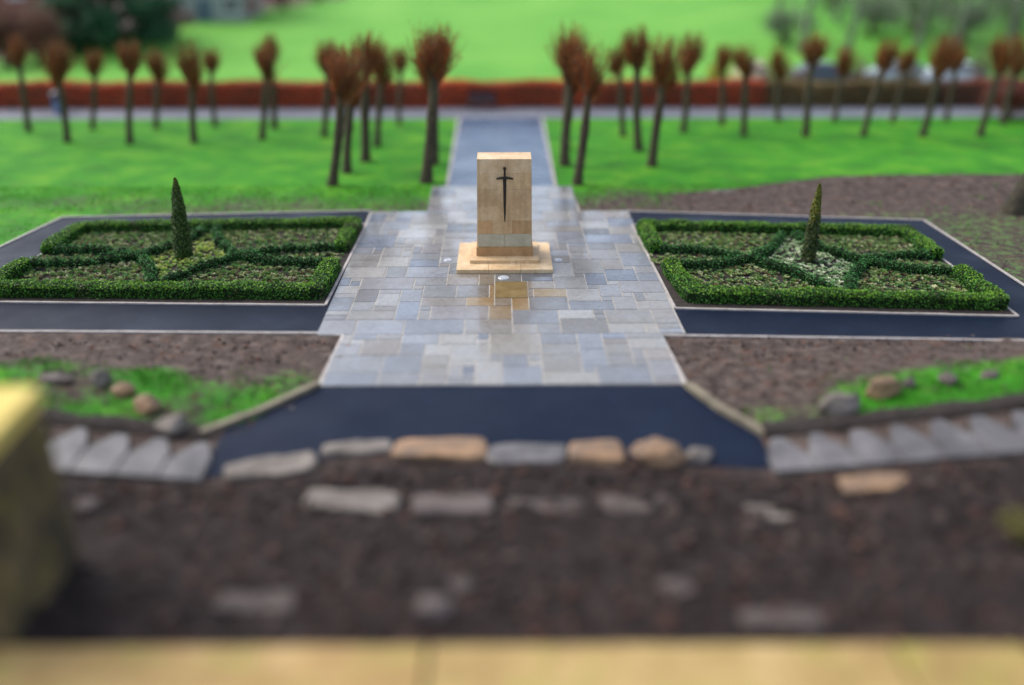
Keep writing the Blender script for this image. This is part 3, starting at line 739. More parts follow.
# ------------------------------------------------------------------ trees
TWIGC = [(.30, .068, .018), (.23, .055, .022), (.36, .10, .02), (.15, .052, .026), (.25, .11, .03), (.10, .055, .03), (.16, .10, .04)]
def pollard_meshes(seed, h=6.0, crown=2.1):
    random.seed(seed); tr = G(); tw = G(); z1 = h - crown
    a = random.random() * 6; bend = random.uniform(.03, .10)
    pts = []; rad = []
    for i in range(9):
        t = i / 8; pts.append((bend * math.sin(t * 3 + a), bend * math.cos(t * 2.3 + a) - bend * math.cos(a), z1 * t)); rad.append(.20 * (1.25 if i == 0 else 1) * (1 - .25 * t) + (.03 if i in (5,) else 0))
    pts[0] = (pts[0][0], pts[0][1], -.1)
    tube(tr, pts, rad, 9); top = Vector(pts[-1])
    heads = [(top, .0)]
    nh = random.randint(4, 8)
    for k in range(nh):
        w = k * 6.283 / nh + random.uniform(-.3, .3); L = random.uniform(.35, .75); e = top + Vector((math.cos(w) * L * .52, math.sin(w) * L * .52, L * random.uniform(.1, 1.6)))
        tube(tr, [top - Vector((0, 0, .12)), top.lerp(e, .55) + Vector((0, 0, -.03)), e], [.085, .06, .07], 6)
        b = bmesh.new(); bmesh.ops.create_icosphere(b, subdivisions=1, radius=.095)
        for v in b.verts: v.co += e
        tr.bm(b); heads.append((e, w))
    for (e, w) in heads:
        for j in range(random.randint(44, 60)):
            ang = random.random() * 6.28; out = abs(random.gauss(0, .40))
            d = Vector((math.cos(ang) * out + math.cos(w) * .06, math.sin(ang) * out + math.sin(w) * .06, random.uniform(.75, 1.05))).normalized()
            st_ = e - Vector((0, 0, random.uniform(0, .5)))
            L = (h - st_.z) / max(d.z, .5) * (1 - random.random() ** 1.5 * .7) * max(.35, 1 - .62 * out)
            p1 = st_ + d * L * .5 + Vector((math.cos(ang) * .06, math.sin(ang) * .06, 0)); p2 = st_ + d * L - Vector((math.cos(ang) * .06, math.sin(ang) * .06, 0))
            tube(tw, [st_, p1, p2], [.014, .011, .004], 3, np.array(random.choice(TWIGC)) * random.uniform(.7, 1.15))
            n = 4; q = np.array([(st_.lerp(p2, random.uniform(.2, 1)) + Vector((random.gauss(0, .05), random.gauss(0, .05), random.gauss(0, .05))))[:] for _ in range(n)])
            leaves(tw, q, .085, pick(TWIGC, n, .3))
    return tr, tw
variants = []
for sd in range(8):
    tr, tw = pollard_meshes(sd + 20, 6.0, [2.1, 2.5, 1.9, 2.3, 2.7, 2.0, 2.4, 2.2][sd])
    to = tr.build('trunk', M['bark'], smooth=True); co = tw.build('crown', M['twig']); variants.append((to, co))
random.seed(11)
# base px, base py, top px, top py, label
POLL = [
 (428, 182, 436, 17, 'tall red topped pollarded tree standing closest to left of paved path, in front'),
 (432, 164, 437, 26, 'second red topped pollarded tree just behind the front one left of the path'),
 (431, 148, 439, 30, 'third pollarded tree back in the row along the left side of the path'),
 (334, 185, 344, 36, 'dark thin pollarded tree at lawn front, nearest the left flower bed'),
 (349, 172, 352, 40, 'pollarded tree just behind the front lawn tree left of the memorial'),
 (364, 161, 374, 27, 'slanting pollarded tree with pinkish crown midway on the left lawn'),
 (378, 146, 384, 38, 'pollarded tree behind the slanting one on the left lawn'),
 (400, 124, 401, 44, 'small far pollarded tree by the road, left of the path row'),
 (325, 136, 328, 34, 'orange crowned pollarded tree near the road, left of the slanting tree'),
 (343, 128, 340, 42, 'far pollarded tree by the road behind the orange crowned one'),
 (275, 128, 269, 30, 'far pollarded tree standing alone before the bright open field'),
 (263, 139, 266, 36, 'thin pollarded tree in front of the lone tree on the left lawn'),
 (196, 142, 187, 36, 'sturdy pollarded tree on the left lawn behind the left cypress'),
 (214, 126, 213, 44, 'far pollarded tree by the road right of the sturdy lawn tree'),
 (157, 128, 158, 44, 'far pollarded tree by the road left of the sturdy lawn tree'),
 (131, 143, 130, 36, 'pollarded tree on left lawn below the right side of the dark evergreen'),
 (93, 129, 96, 44, 'far pollarded tree by the road below the dark evergreen'),
 (66, 142, 58, 34, 'pollarded tree on the left lawn in front of the blue bin'),
 (29, 131, 16, 30, 'leftmost dark pollarded tree beside the road'),
 (579, 184, 590, 36, 'thin leaning pollarded tree at lawn front right of the path'),
 (567, 165, 572, 18, 'tall red topped pollarded tree beside the right edge of the path'),
 (565, 148, 573, 30, 'pollarded tree behind the tall one on the right edge of the path'),
 (653, 166, 668, 30, 'leaning red topped pollarded tree in the middle of the right lawn'),
 (640, 150, 634, 22, 'pollarded tree with thin crown behind the leaning one on the right lawn'),
 (624, 136, 612, 38, 'far pollarded tree between the path and the leaning lawn tree'),
 (682, 132, 694, 26, 'orange topped pollarded tree near the road, right of the leaning one'),
 (722, 125, 722, 40, 'far small pollarded tree by the road left of the beige car'),
 (745, 135, 738, 36, 'pollarded tree in front of the beige car'),
 (779, 121, 776, 42, 'far pollarded tree by the road right of the beige car'),
 (804, 136, 818, 28, 'brown topped pollarded tree in front of the blue grey car'),
 (835, 121, 848, 42, 'far slim pollarded tree at the road beside the blue grey car'),
 (864, 136, 896, 34, 'leaning orange topped pollarded tree in front of the silver car'),
 (893, 122, 912, 42, 'far pollarded tree by the road behind the orange topped leaning one'),
 (921, 136, 952, 28, 'leaning brown topped pollarded tree in front of the white car'),
 (946, 121, 958, 42, 'far pollarded tree by the road beside the white car'),
 (981, 136, 1004, 28, 'rightmost dark crowned pollarded tree at the lawn edge'),
 (1004, 124, 1022, 30, 'far dark pollarded tree in front of the russet shrub at right'),
]
for i, (bpx, bpy_, tpx, tpy, lab) in enumerate(POLL):
    p = at(bpx, bpy_); h = height_at(p, tpy) ; h = min(h, 7.6); s = h / 6.0
    lean = (tpx - bpx) / ppm(p) / h * .85
    lean -= -((bpx - 500) / 1955) * .3 * -1 * 0
    r = thing('pollarded_tree', lab, 'tree', (p.x, p.y, 0), 0, 'pollarded trees on the park lawn')
    r.rotation_euler = (random.uniform(-.02, .02), max(-.22, min(.22, lean - (bpx - 512) / F * .35)), random.uniform(0, .3)); r.scale = (s * random.uniform(1.0, 1.15),) * 2 + (s,)
    to, co = variants[i % 8]
    for ch, nm in ((to, 'trunk'), (co, 'crown')):
        if i < 8: c = ch
        else: c = ch.copy(); COL.objects.link(c)
        c.parent = r

def bare_tree(name, p, h, r0, lean, label, cat='tree', group=None, bark='bark_grey', twc=((.10, .10, .085), (.14, .135, .11), (.08, .075, .06)), first=.35, nb=16, sprays=26):
    root = thing(name, label, cat, tuple(p), 0, group); tr = G(); tw = G()
    pts = [(lean * h * t * (1 + .15 * math.sin(t * 5)), .02 * h * math.sin(t * 4 + p.x), h * t - .15) for t in np.linspace(0, 1, 9)]
    rad = [r0 * (1.35 if i == 0 else 1) * (1 - .85 * i / 8) + .01 for i in range(9)]
    tube(tr, pts, rad, 9)
    for k in range(nb):
        t = random.uniform(first, .97); j = t * 8; i0 = min(int(j), 7); b = Vector(pts[i0]).lerp(Vector(pts[i0 + 1]), j - i0); w = k * 2.4 + random.uniform(-.4, .4); L = h * random.uniform(.16, .30) * (1.25 - t * .7)
        d = Vector((math.cos(w), math.sin(w), random.uniform(.45, 1.0))).normalized(); e = b + d * L + Vector((0, 0, L * .15)); mdl = b.lerp(e, .5) + Vector((random.uniform(-.1, .1) * L, random.uniform(-.1, .1) * L, -.04 * L))
        rr = r0 * .38 * (1.1 - t); tube(tr, [b, mdl, e], [rr + .012, rr * .7 + .01, .012], 5)
        for q in range(sprays):
            u = random.uniform(.25, 1); s_ = b.lerp(mdl, u * 2) if u < .5 else mdl.lerp(e, u * 2 - 1); d2 = (d + Vector((random.gauss(0, .6), random.gauss(0, .6), random.gauss(.15, .45)))).normalized(); l2 = L * random.uniform(.15, .45)
            tube(tw, [s_, s_ + d2 * l2 * .55 + Vector((0, 0, .03 * l2)), s_ + d2 * l2], [.02, .014, .006], 3, np.array(random.choice(twc)) * random.uniform(.7, 1.2))
    tr.build('trunk', M[bark], root, smooth=True); tw.build('crown', M['twig'], root); return root
# leaning trunk at the right edge
p = at(1013, 211.5); p.z = tz(p.x, p.y) - .02
bare_tree('leaning_tree', p, 8.5, .40, .30, 'thick dark leaning tree trunk beside the bare soil at right edge', bark='bark_dark', first=.5, nb=14)

# far wood at top right: tall bare trees
for k, (px, dist, hh, ln_, lab) in enumerate([
  (772, 84, 15, .02, 'slim grey bare tree at the left end of the far wood'),
  (800, 74, 14, .05, 'grey bare tree of the far wood behind the blue grey car'),
  (832, 92, 17, -.02, 'tall pale bare tree of the far wood right of the blue grey car'),
  (846, 72, 15, .12, 'slanting dark bare tree of the far wood, leaning to the right'),
  (884, 88, 17, .03, 'tall grey bare tree of the far wood behind the silver car'),
  (916, 76, 15, .0, 'upright bare tree of the far wood between silver and white cars'),
  (952, 70, 16, .06, 'dark bare tree of the far wood behind the white car'),
  (974, 90, 18, -.03, 'tall bare tree deep in the far wood right of the white car'),
  (1003, 78, 17, .04, 'bare tree of the far wood above the russet shrub'),
  (1040, 84, 17, .0, 'bare tree of the far wood at its right end')]):
    d = at(px, 60) ; k_ = dist / d.y; x = d.x * k_; z = tz(x, dist)
    bare_tree('bare_tree', Vector((x, dist, z)), hh, .26, ln_, lab, group='bare trees of the far wood', nb=14, first=.12, sprays=22, twc=((.24, .31, .21), (.30, .35, .26), (.17, .21, .14)))
def shrub(name, p, rx, ry, h, cols, n, size, label, group=None, stems=14, core=None, thick=False, cat='shrub'):
    root = thing(name, label, cat, (p.x, p.y, tz(p.x, p.y) - .05), 0, group); tr = G(); lf = G()
    cl = []
    for k in range(9):
        a = random.random() * 6.28; rr = random.random() ** .5 * .62; cl.append((math.cos(a) * rx * rr, math.sin(a) * ry * rr, h * random.uniform(.42, .72), random.uniform(.28, .5)))
    for k in range(stems):
        c = random.choice(cl); e = Vector((c[0] * 1.15, c[1] * 1.15, c[2] + h * .15)); tube(tr, [(random.gauss(0, .12 * rx), random.gauss(0, .12 * ry), 0), e * .5 + Vector((0, 0, h * .03)), e], [.06 * h / 3 + .01, .03 * h / 3 + .008, .008], 5)
    tr.build('stems', M['bark'], root)
    per = n // len(cl)
    for c in cl:
        d = rng.normal(size=(per, 3)); d /= np.linalg.norm(d, axis=1)[:, None]; r = rng.random((per, 1)) ** .45
        P = np.array(c[:3]) + d * r * np.array((rx * c[3] * 1.25, ry * c[3] * 1.25, h * c[3] * .95)); P[:, 2] = np.abs(P[:, 2]) + .03
        leaves(lf, P, size, pick(cols, per, .35), nrm=d * .6 + np.array((0, 0, .4)), jit=.6)
    lf.build('foliage', M['leaf'], root); return root
def gp(px, dist): 
    d = at(px, 100); k = dist / d.y; return Vector((d.x * k, dist, tz(d.x * k, dist)))
GREY = [(.15, .19, .125), (.19, .22, .16), (.11, .14, .09), (.12, .20, .08)]
for px, dist, rx, h, lab in [(778, 78, 3.2, 3.0, 'grey green leafless shrub at the left end of the far wood'), (862, 82, 4, 3.6, 'grey green thicket shrub behind the silver car'), (905, 84, 4, 4.2, 'tall grey green shrub between silver and white cars, in the wood'), (945, 78, 3.4, 4.0, 'dull grey thicket shrub behind the white car'), (1000, 84, 4.2, 4.5, 'dark grey green shrub at the right end of the far wood'), (820, 100, 5, 4.5, 'pale grey green shrub deep in the far wood, right of the wood left end'), (858, 93, 4.6, 5, 'dull green grey thicket shrub deep in the wood above the silver car'), (890, 112, 6.5, 7, 'tall pale thicket shrub at the very back of the far wood'), (928, 96, 5, 5.5, 'broad grey thicket shrub deep in the wood above the white car'), (1032, 94, 5, 6, 'last grey thicket shrub of the far wood, at the frame edge'), (975, 104, 6, 6, 'large pale grey green thicket shrub at the back of the far wood')]:
    shrub('woodland_shrub', gp(px, dist), rx, 2.5, h, GREY, 2600, .2, lab, 'leafless shrubs under the far wood')
BRN = [(.17, .11, .085), (.12, .08, .065), (.20, .12, .07), (.10, .075, .07), (.15, .12, .06)]
for px, h, lab in [(768, 1.9, 'brown bare scrub bush between beige and blue grey cars'), (792, 2.2, 'brown scrub bush hiding the front of the blue grey car'), (858, 2.4, 'brown scrub bush between blue grey and silver cars'), (903, 2.2, 'brown scrub bush between silver and white cars'), (1000, 2.6, 'dark brown scrub bush at right of the white car'), (1024, 3.4, 'tall dark brown scrub bush at the right frame edge'), (975, 3.0, 'dark brown scrub bush in front of the right end of the white car')]:
    shrub('scrub_bush', gp(px, 56.2), 1.15, .9, h, BRN, 1100, .11, lab, 'brown bushes behind the olive hedge')
shrub('yellow_shrub', gp(716, 58.5), 1.0, .9, 1.9, [(.42, .34, .03), (.5, .42, .05), (.25, .30, .04)], 1200, .12, 'yellow flowering shrub behind the red hedge')
RUST = [(.16, .05, .035), (.11, .045, .03), (.20, .06, .04), (.09, .05, .035), (.13, .075, .05)]
shrub('russet_shrub', at(1006, 118), 2.1, 1.2, 2.2, [(.20, .045, .03), (.13, .035, .025), (.25, .06, .035), (.07, .03, .02)], 5200, .13, 'dark russet shrub at the right end of the beech hedge')
shrub('russet_shrub', gpz(8, 66), 3.6, 2.4, 4.6, RUST, 6000, .2, 'large reddish brown shrub at the far left corner')
shrub('russet_shrub', gpz(46, 62), 3.0, 2.4, 4.0, RUST, 5000, .2, 'reddish brown shrub left of the dark evergreen tree')
shrub('russet_shrub', gpz(98, 47), 3.4, 2.0, 1.7, RUST, 3000, .18, 'low reddish brown shrub at the foot of the dark evergreen tree')
shrub('russet_shrub', gpz(172, 36), 2.6, 2.0, 3.0, RUST, 3500, .2, 'reddish brown shrub between dark evergreen tree and grey house')
shrub('red_shrub', gpz(246, 19), 2.4, 2.0, 2.6, [(.34, .06, .08), (.25, .05, .06), (.4, .10, .12)], 3500, .18, 'crimson shrub at the field edge right of the grey house')
shrub('red_shrub', gpz(282, 9), 3.0, 2.0, 3.2, [(.36, .09, .14), (.28, .07, .10), (.4, .14, .18)], 3500, .2, 'pinkish red shrub at the top of the field edge')
shrub('dark_shrub', gpz(318, 1), 2.4, 2.0, 3.0, [(.08, .09, .08), (.12, .11, .1), (.06, .07, .06)], 2500, .2, 'dark grey shrub at the upper end of the field edge')
# dark evergreen
p = gpz(116, 47); root = thing('evergreen_tree', 'broad dark evergreen tree beyond the field at upper left', 'tree', (p.x, p.y, p.z - .1))
g = G(); tube(g, [(0, 0, 0), (.1, 0, 2), (0, .1, 5), (0, 0, 8)], [.5, .4, .28, .06], 9)
for k in range(14):
    a = k * 2.4; z = random.uniform(.8, 6); tube(g, [(0, 0, z), (math.cos(a) * 2, math.sin(a) * 2, z + .4), (math.cos(a) * 4, math.sin(a) * 4, z + .5)], [.16, .1, .03], 5)
g.build('trunk', M['bark'], root)
lf = G()
for k in range(105):
    t = random.random(); a = random.random() * 6.28; z = .5 + 8.2 * t; rr = 5.8 * (1 - t ** 2.2 * .8) * random.uniform(.45, 1.0); c = np.array((math.cos(a) * rr, math.sin(a) * rr, z))
    n = 190; d = rng.normal(size=(n, 3)); d /= np.linalg.norm(d, axis=1)[:, None]; P = c + d * rng.random((n, 1)) ** .4 * np.array((1.25, 1.25, .75))
    leaves(lf, P, .34, pick([(.012, .075, .032), (.02, .10, .04), (.01, .05, .022), (.03, .12, .05)], n, .3), nrm=d * .5 + np.array((0, 0, .5)), jit=.5)
lf.build('crown', M['leaf'], root)

# red beech hedges beyond the far road (gap by the bench) 
def beech(x0, x1, y, h, cols, label):
    o = Vector(((x0 + x1) / 2, y)); core = G(); core.bm(rough_bm(bx(x0 - o.x, x1 - o.x, -.45, .45, 0, h - .06, .08), .06, 2))
    N = int((x1 - x0) * 700); P = np.empty((N, 3)); nm = np.zeros((N, 3)); sd = rng.random(N); P[:, 0] = rng.uniform(x0 - o.x, x1 - o.x, N)
    top = sd < .36; fr_ = (sd >= .36) & (sd < .82); bk = sd >= .82
    P[:, 2] = rng.uniform(.02, h, N); P[:, 1] = np.where(fr_, -.5, .5) + rng.normal(size=N) * .05; nm[:, 1] = np.where(fr_, -1, 1)
    P[top, 1] = rng.uniform(-.5, .5, top.sum()); P[top, 2] = h + rng.normal(size=top.sum()) * .05; nm[top] = (0, 0, 1)
    P[:, 2] += .06 * np.sin(P[:, 0] * 1.1) * (P[:, 2] > h * .7)
    c = pick(cols, N, .3); blk = np.array([noise.noise(Vector((x * .35 + y, 2.2, 0))) for x in P[:, 0]]); c *= (1 + .7 * blk)[:, None]
    lf = G(); leaves(lf, P, .12, np.clip(c, 0, 1), nrm=nm, jit=.6, aspect=.65)
    r = thing('beech_hedge', label, 'hedge', (o.x, y, 0)); core.build('stems', M['bark'], r); lf.build('foliage', M['leaf'], r)
BR = [(.62, .075, .02), (.52, .065, .022), (.68, .12, .025), (.40, .055, .02)]
BO = [(.26, .16, .045), (.18, .12, .045), (.30, .18, .045), (.16, .09, .04), (.14, .14, .045)]
yh = at(512, 106).y
beech(-75, -1.93, yh, 1.35, BR, 'long clipped red beech hedge left of the dark bench, beyond the road')
beech(-1.9, 15.2, yh, 1.35, BR, 'clipped red beech hedge right of the dark bench, beyond the road')
beech(15.3, 25.2, yh, 1.3, BO, 'olive brown clipped hedge continuing the red one in front of the cars')
beech(25.3, 75, yh, 1.35, [(.30, .06, .03), (.20, .05, .03), (.15, .06, .03)], 'dull red clipped hedge behind the russet shrub at right')

# ------------------------------------------------------------------ bench, bin, cars, houses
p = at(482, 110); root = thing('park_bench', 'dark park bench in front of the red hedge at path end', 'bench', (p.x, p.y, .012))
g = G()
for k in range(4): g.bm(bx(-.75, .75, -.22 + k * .115, -.12 + k * .115, .42, .455, .006))
g.build('seat', M['bench'], root)
g = G()
for k in range(3): g.bm(bx(-.75, .75, .26 + k * .03, .29 + k * .03, .52 + k * .13, .62 + k * .13, .006))
g.build('backrest', M['bench'], root)
for sx in (-.6, .6):
    g = G(); g.bm(bx(sx - .03, sx + .03, -.2, -.14, 0, .419, .005)); g.bm(bx(sx - .03, sx + .03, .2, .255, 0, .9, .005)); g.bm(bx(sx - .03, sx + .03, -.14, .2, .36, .418, .005)); g.build('leg', M['bench'], root)
p = at(60.5, 114); root = thing('litter_bin', 'blue litter bin with dark top beside the far road', 'bin', (p.x, p.y, .012))
g = G(); tube(g, [(0, 0, 0), (0, 0, .05), (0, 0, .78)], [.26, .29, .33], 20); g.add([(math.cos(k * .314) * .26, math.sin(k * .314) * .26, .002) for k in range(20)], [list(range(20))]); g.build('body', M['bin_blue'], root, smooth=True)
g = G(); tube(g, [(0, 0, .96), (0, 0, 1.08), (0, 0, 1.2), (0, 0, 1.25)], [.36, .36, .22, .02], 20); g.build('hood', M['bin_dark'], root, smooth=True)
for k in range(4):
    g = G(); a = k * 1.571 + .78; tube(g, [(math.cos(a) * .31, math.sin(a) * .31, .7), (math.cos(a) * .33, math.sin(a) * .33, 1.0)], [.03, .03], 6); g.build('post', M['bin_dark'], root)
poly_obj('parking_lane', [(13, 57.0), (60, 57.0), (60, 63), (13, 63)], .06, M['road'])
def car(px, dist, rz, paint, label, first=None):
    p = gp(px, dist); p.z = .064
    if first is not None:
        r = copy_thing(first); r.location = p; r.rotation_euler = (0, 0, rz); r['label'] = label
        for c in r.children:
            if c.name.startswith('body'): c.data = c.data.copy(); c.data.materials[0] = paint
            if c.name.startswith('door'): c.data = c.data.copy(); c.data.materials[0] = paint
        return r
    r = thing('parked_car', label, 'car', p, rz, 'cars parked behind the hedge')
    prof = [(-2.05, .35), (-2.1, .62), (-2.0, .92), (-1.75, 1.0), (-1.35, 1.36), (-1.0, 1.46), (.2, 1.46), (.55, 1.36), (1.15, .98), (1.9, .84), (2.08, .68), (2.1, .35), (1.7, .22), (-1.7, .22)]
    n = len(prof); g = G(); b = bmesh.new()
    def wid(z): return .86 if z < .95 else .86 - (z - .95) * .42
    A = [b.verts.new((x, -wid(z), z)) for x, z in prof]; B_ = [b.verts.new((x, wid(z), z)) for x, z in prof]
    b.faces.new(A); b.faces.new(B_[::-1])
    for i in range(n): b.faces.new([A[(i + 1) % n], A[i], B_[i], B_[(i + 1) % n]])
    bmesh.ops.recalc_face_normals(b, faces=list(b.faces)); bmesh.ops.bevel(b, geom=list(b.edges), offset=.05, segments=2, affect='EDGES')
    g.bm(b); g.build('body', paint, r, smooth=False)
    def pane(name, q, off):
        g = G(); q = [Vector(v) for v in q]; nn = (q[1] - q[0]).cross(q[2] - q[0]).normalized() * off
        g.add([(v + nn)[:] for v in q] + [(v - nn)[:] for v in q], [[0, 1, 2, 3], [7, 6, 5, 4], [0, 4, 5, 1], [1, 5, 6, 2], [2, 6, 7, 3], [3, 7, 4, 0]]); g.build(name, M['glass'], r)
    for s in (-1, 1):
        w1, w2 = s * wid(1.02), s * wid(1.36)
        pane('side_window', [(-1.55, w1, 1.02), (-.35, w1, 1.02), (-.35, w2, 1.37), (-1.2, w2, 1.37)], .02); pane('side_window', [(-.27, w1, 1.02), (.95, w1, 1.02), (.45, w2, 1.37), (-.27, w2, 1.37)], .02)
    pane('windscreen', [(1.08, -.72, 1.03), (1.08, .72, 1.03), (.6, .62, 1.345), (.6, -.62, 1.345)], .025)
    pane('rear_window', [(-1.73, -.7, 1.03), (-1.73, .7, 1.03), (-1.39, .62, 1.335), (-1.39, -.62, 1.335)], .025)
    for x in (-1.3, 1.32):
        for s in (-.78, .78):
            g = G(); b = bmesh.new(); bmesh.ops.create_cone(b, segments=22, radius1=.31, radius2=.31, depth=.2, cap_ends=True, matrix=Matrix.Translation((x, s, .31)) @ Matrix.Rotation(math.pi / 2, 4, 'X')); g.bm(b); w = g.build('wheel', M['tyre'], r)
            g = G(); b = bmesh.new(); bmesh.ops.create_cone(b, segments=18, radius1=.19, radius2=.19, depth=.215, cap_ends=True, matrix=Matrix.Translation((x, s * 1.008, .31)) @ Matrix.Rotation(math.pi / 2, 4, 'X')); g.bm(b); g.build('rim', M['steel'], w)
    for s in (-.62, .62):
        g = G(); g.bm(bx(2.0, 2.1, s - .17, s + .17, .62, .76, .02)); g.build('headlight', M['lampclear'], r)
        g = G(); g.bm(bx(-2.11, -2.0, s - .12, s + .12, .68, .9, .02)); g.build('tail_light', M['lampred'], r)
    return r
c0 = car(945, 60.3, R(180), M['car_white'], 'white car parked behind the hedge at right')
car(890, 60.6, R(178), M['car_silver'], 'silver car parked behind the hedge, left of the white one', c0)
car(822, 60.2, R(2), M['car_blue'], 'dark blue grey car parked behind the olive hedge', c0)
car(747, 60.8, R(88), M['car_beige'], 'beige car seen from behind beyond the hedge', c0)

def house(px, dist, w, d, h, wall, label, rz=0, up=3):
    p = gpz(px, dist); r = thing('house', label, 'house', (p.x, p.y, p.z - .2), rz)
    g = G(); g.bm(bx(-w / 2, w / 2, 0, d, 0, h)); g.build('wall', wall, r)
    g = G(); e = .35; g.add([(-w / 2 - e, -e, h - .06), (w / 2 + e, -e, h - .06), (w / 2 + e, d + e, h - .06), (-w / 2 - e, d + e, h - .06), (-w / 2 - e, d / 2, h + 2.6), (w / 2 + e, d / 2, h + 2.6)], [[0, 1, 5, 4], [2, 3, 4, 5]]); g.add([(-w / 2 - e, -e, h - .06), (-w / 2 - e, d + e, h - .06), (-w / 2 - e, d / 2, h + 2.6), (w / 2 + e, -e, h - .06), (w / 2 + e, d + e, h - .06), (w / 2 + e, d / 2, h + 2.6)], [[0, 2, 1], [3, 4, 5]]); rf = g.build('roof', M['rooftile'], r)
    g = G(); g.bm(bx(-w * .3 - .4, -w * .3 + .4, d / 2 - .35, d / 2 + .35, h + 1.5, h + 3.7, .03)); g.build('chimney', wall, rf)
    for z in (1.0, 3.7):
        for k in np.linspace(-w * .34, w * .34, 3):
            if z < 2 and abs(k) < .2: continue
            g = G(); f = [bx(k - .7, k - .6, -.06, .02, z, z + 1.4), bx(k + .6, k + .7, -.06, .02, z, z + 1.4), bx(k - .599, k + .599, -.06, .02, z, z + .1), bx(k - .599, k + .599, -.06, .02, z + 1.3, z + 1.4), bx(k - .03, k + .03, -.05, .02, z + .101, z + 1.299)]
            for b in f: g.bm(b)
            wn = g.build('window', M['white'], r); g = G(); g.bm(bx(k - .599, k + .599, -.03, -.005, z + .1, z + 1.3)); g.build('pane', M['glass'], wn); g = G(); g.bm(bx(k - .8, k + .8, -.14, .01, z - .1, z - .004)); g.build('sill', M['white'], wn)
    g = G(); g.bm(bx(-.5, .5, -.05, .02, .2, 2.25, .01)); dr = g.build('door', M['door'], r); g = G(); g.bm(bx(.32, .38, -.1, -.05, 1.1, 1.25, .01)); g.build('handle', M['steel'], dr)
house(206, 22, 7.5, 7, 5.6, M['render'], 'grey rendered house beyond the field right of the dark evergreen')
house(26, 42, 9, 7, 5.6, M['brickwall'], 'red brick house with white windows behind shrubs at upper left')

# ------------------------------------------------------------------ near ground: stones, stairs, wall, pier
def rock(name, px0, px1, py0, py1, mat_, label, hh=.3, group=None, flat=False, seed=None, rz=0, cat='stone'):
    """stone seen between px0..px1; bottom edge py1"""
    pm = at((px0 + px1) / 2, py1); z = tz(pm.x, pm.y)
    for _ in range(4): pm = at((px0 + px1) / 2, py1, z); z = tz(pm.x, pm.y)
    s = ppm(Vector((pm.x, pm.y, z))); w = (px1 - px0) / s
    ang = TH + math.atan((py1 - 342.5) / F); vis = (py1 - py0) / s
    dep = max(.2, (vis - hh * math.cos(ang)) / math.sin(ang))
    b = bmesh.new(); sd = seed if seed is not None else random.randint(0, 99)
    if flat:
        bmesh.ops.create_cube(b, size=1); bmesh.ops.subdivide_edges(b, edges=list(b.edges), cuts=5, use_grid_fill=True)
        for v in b.verts:
            c = v.co * 2; f = max(abs(c.x), abs(c.y), abs(c.z)); l = (abs(c.x) ** 7 + abs(c.y) ** 7 + abs(c.z) ** 7) ** (1 / 7); v.co = c * (f / l) * .5 if l else c * .5
            v.co.x *= w; v.co.y *= dep; v.co.z *= hh
            n = noise.noise_vector(v.co * 1.4 + Vector((sd, sd * .7, 0))) * .13 + noise.noise_vector(v.co * 4 + Vector((sd, 0, 0))) * .035
            v.co += Vector((n.x, n.y, n.z * .5))
    else:
        bmesh.ops.create_icosphere(b, subdivisions=4, radius=.5)
        planes = [Vector((random.gauss(0, 1), random.gauss(0, 1), random.gauss(.3, .7))).normalized() for _ in range(15)]
        for v in b.verts:
            u = v.co.normalized(); r = .5
            for q in planes: r = min(r, .36 / max(.25, u.dot(q))) if u.dot(q) > .3 else r
            r += noise.noise(u * 1.7 + Vector((sd, 0, 0))) * .07 + noise.noise(u * 6 + Vector((0, sd, 0))) * .02
            v.co = u * r; v.co.x *= w * 1.08; v.co.y *= dep * 1.1; v.co.z *= hh * 1.6
    zmin = min(v.co.z for v in b.verts)
    g = G(); g.bm(b); o = g.build(name, mat_, smooth=True); o.location = (pm.x, pm.y + dep / 2, tz(pm.x, pm.y + dep / 2) - zmin - .22 * hh - .06); o.rotation_euler = (0, 0, rz)
    tag(o, label, cat, group); return o
gB = 'edging stones along the road'
rock('edging_stone', 218, 312, 452, 478, M['rock_grey'], 'long pale grey slanting stone at left end of the road edging', .16, gB, True, 3, R(14))
rock('edging_stone', 318, 390, 436, 456, M['rock_grey'], 'grey brown slanting stone second from left in the road edging', .16, gB, True, 5, R(8))
rock('edging_stone', 393, 484, 432, 461, M['rock_tan'], 'long pale stone with orange right end in the road edging', .2, gB, True, 8, R(-2))
rock('edging_stone', 489, 567, 440, 464, M['step'], 'flat bluish grey stone in middle of the road edging', .12, gB, True, 11)
rock('edging_stone', 570, 626, 435, 464, M['rock_tan'], 'squat orange brown stone right of the flat bluish stone', .26, gB, True, 14)
rock('edging_stone', 629, 690, 433, 468, M['rock_tan'], 'large rounded orange boulder in the road edging', .34, gB, False, 17)
rock('edging_stone', 688, 716, 441, 466, M['rock_grey'], 'small grey stone right of the large orange boulder', .22, gB, False, 19)
gC = 'stones half buried in the dark bank'
rock('bank_stone', 297, 398, 484, 511, M['rock_grey'], 'long pale stone half buried in bank, left one of the row', .16, gC, True, 23, R(-6))
rock('bank_stone', 412, 492, 489, 515, M['rock_brown'], 'brownish long stone half buried in bank below orange ended stone', .14, gC, True, 26, R(2))
rock('bank_stone', 512, 586, 494, 513, M['rock_dark'], 'faint dark flat stone in bank below the bluish edging stone', .08, gC, True, 29)
rock('bank_stone', 604, 676, 493, 514, M['rock_dark'], 'faint greyish flat stone in bank below the large orange boulder', .10, gC, True, 32)
rock('bank_stone', 732, 800, 498, 518, M['rock_grey'], 'grey flat stone in bank, right one of the row', .10, gC, True, 35)
rock('bank_stone', 842, 918, 470, 492, M['rock_tan'], 'flat orange stone at the foot of the right stairs', .14, gC, True, 38)
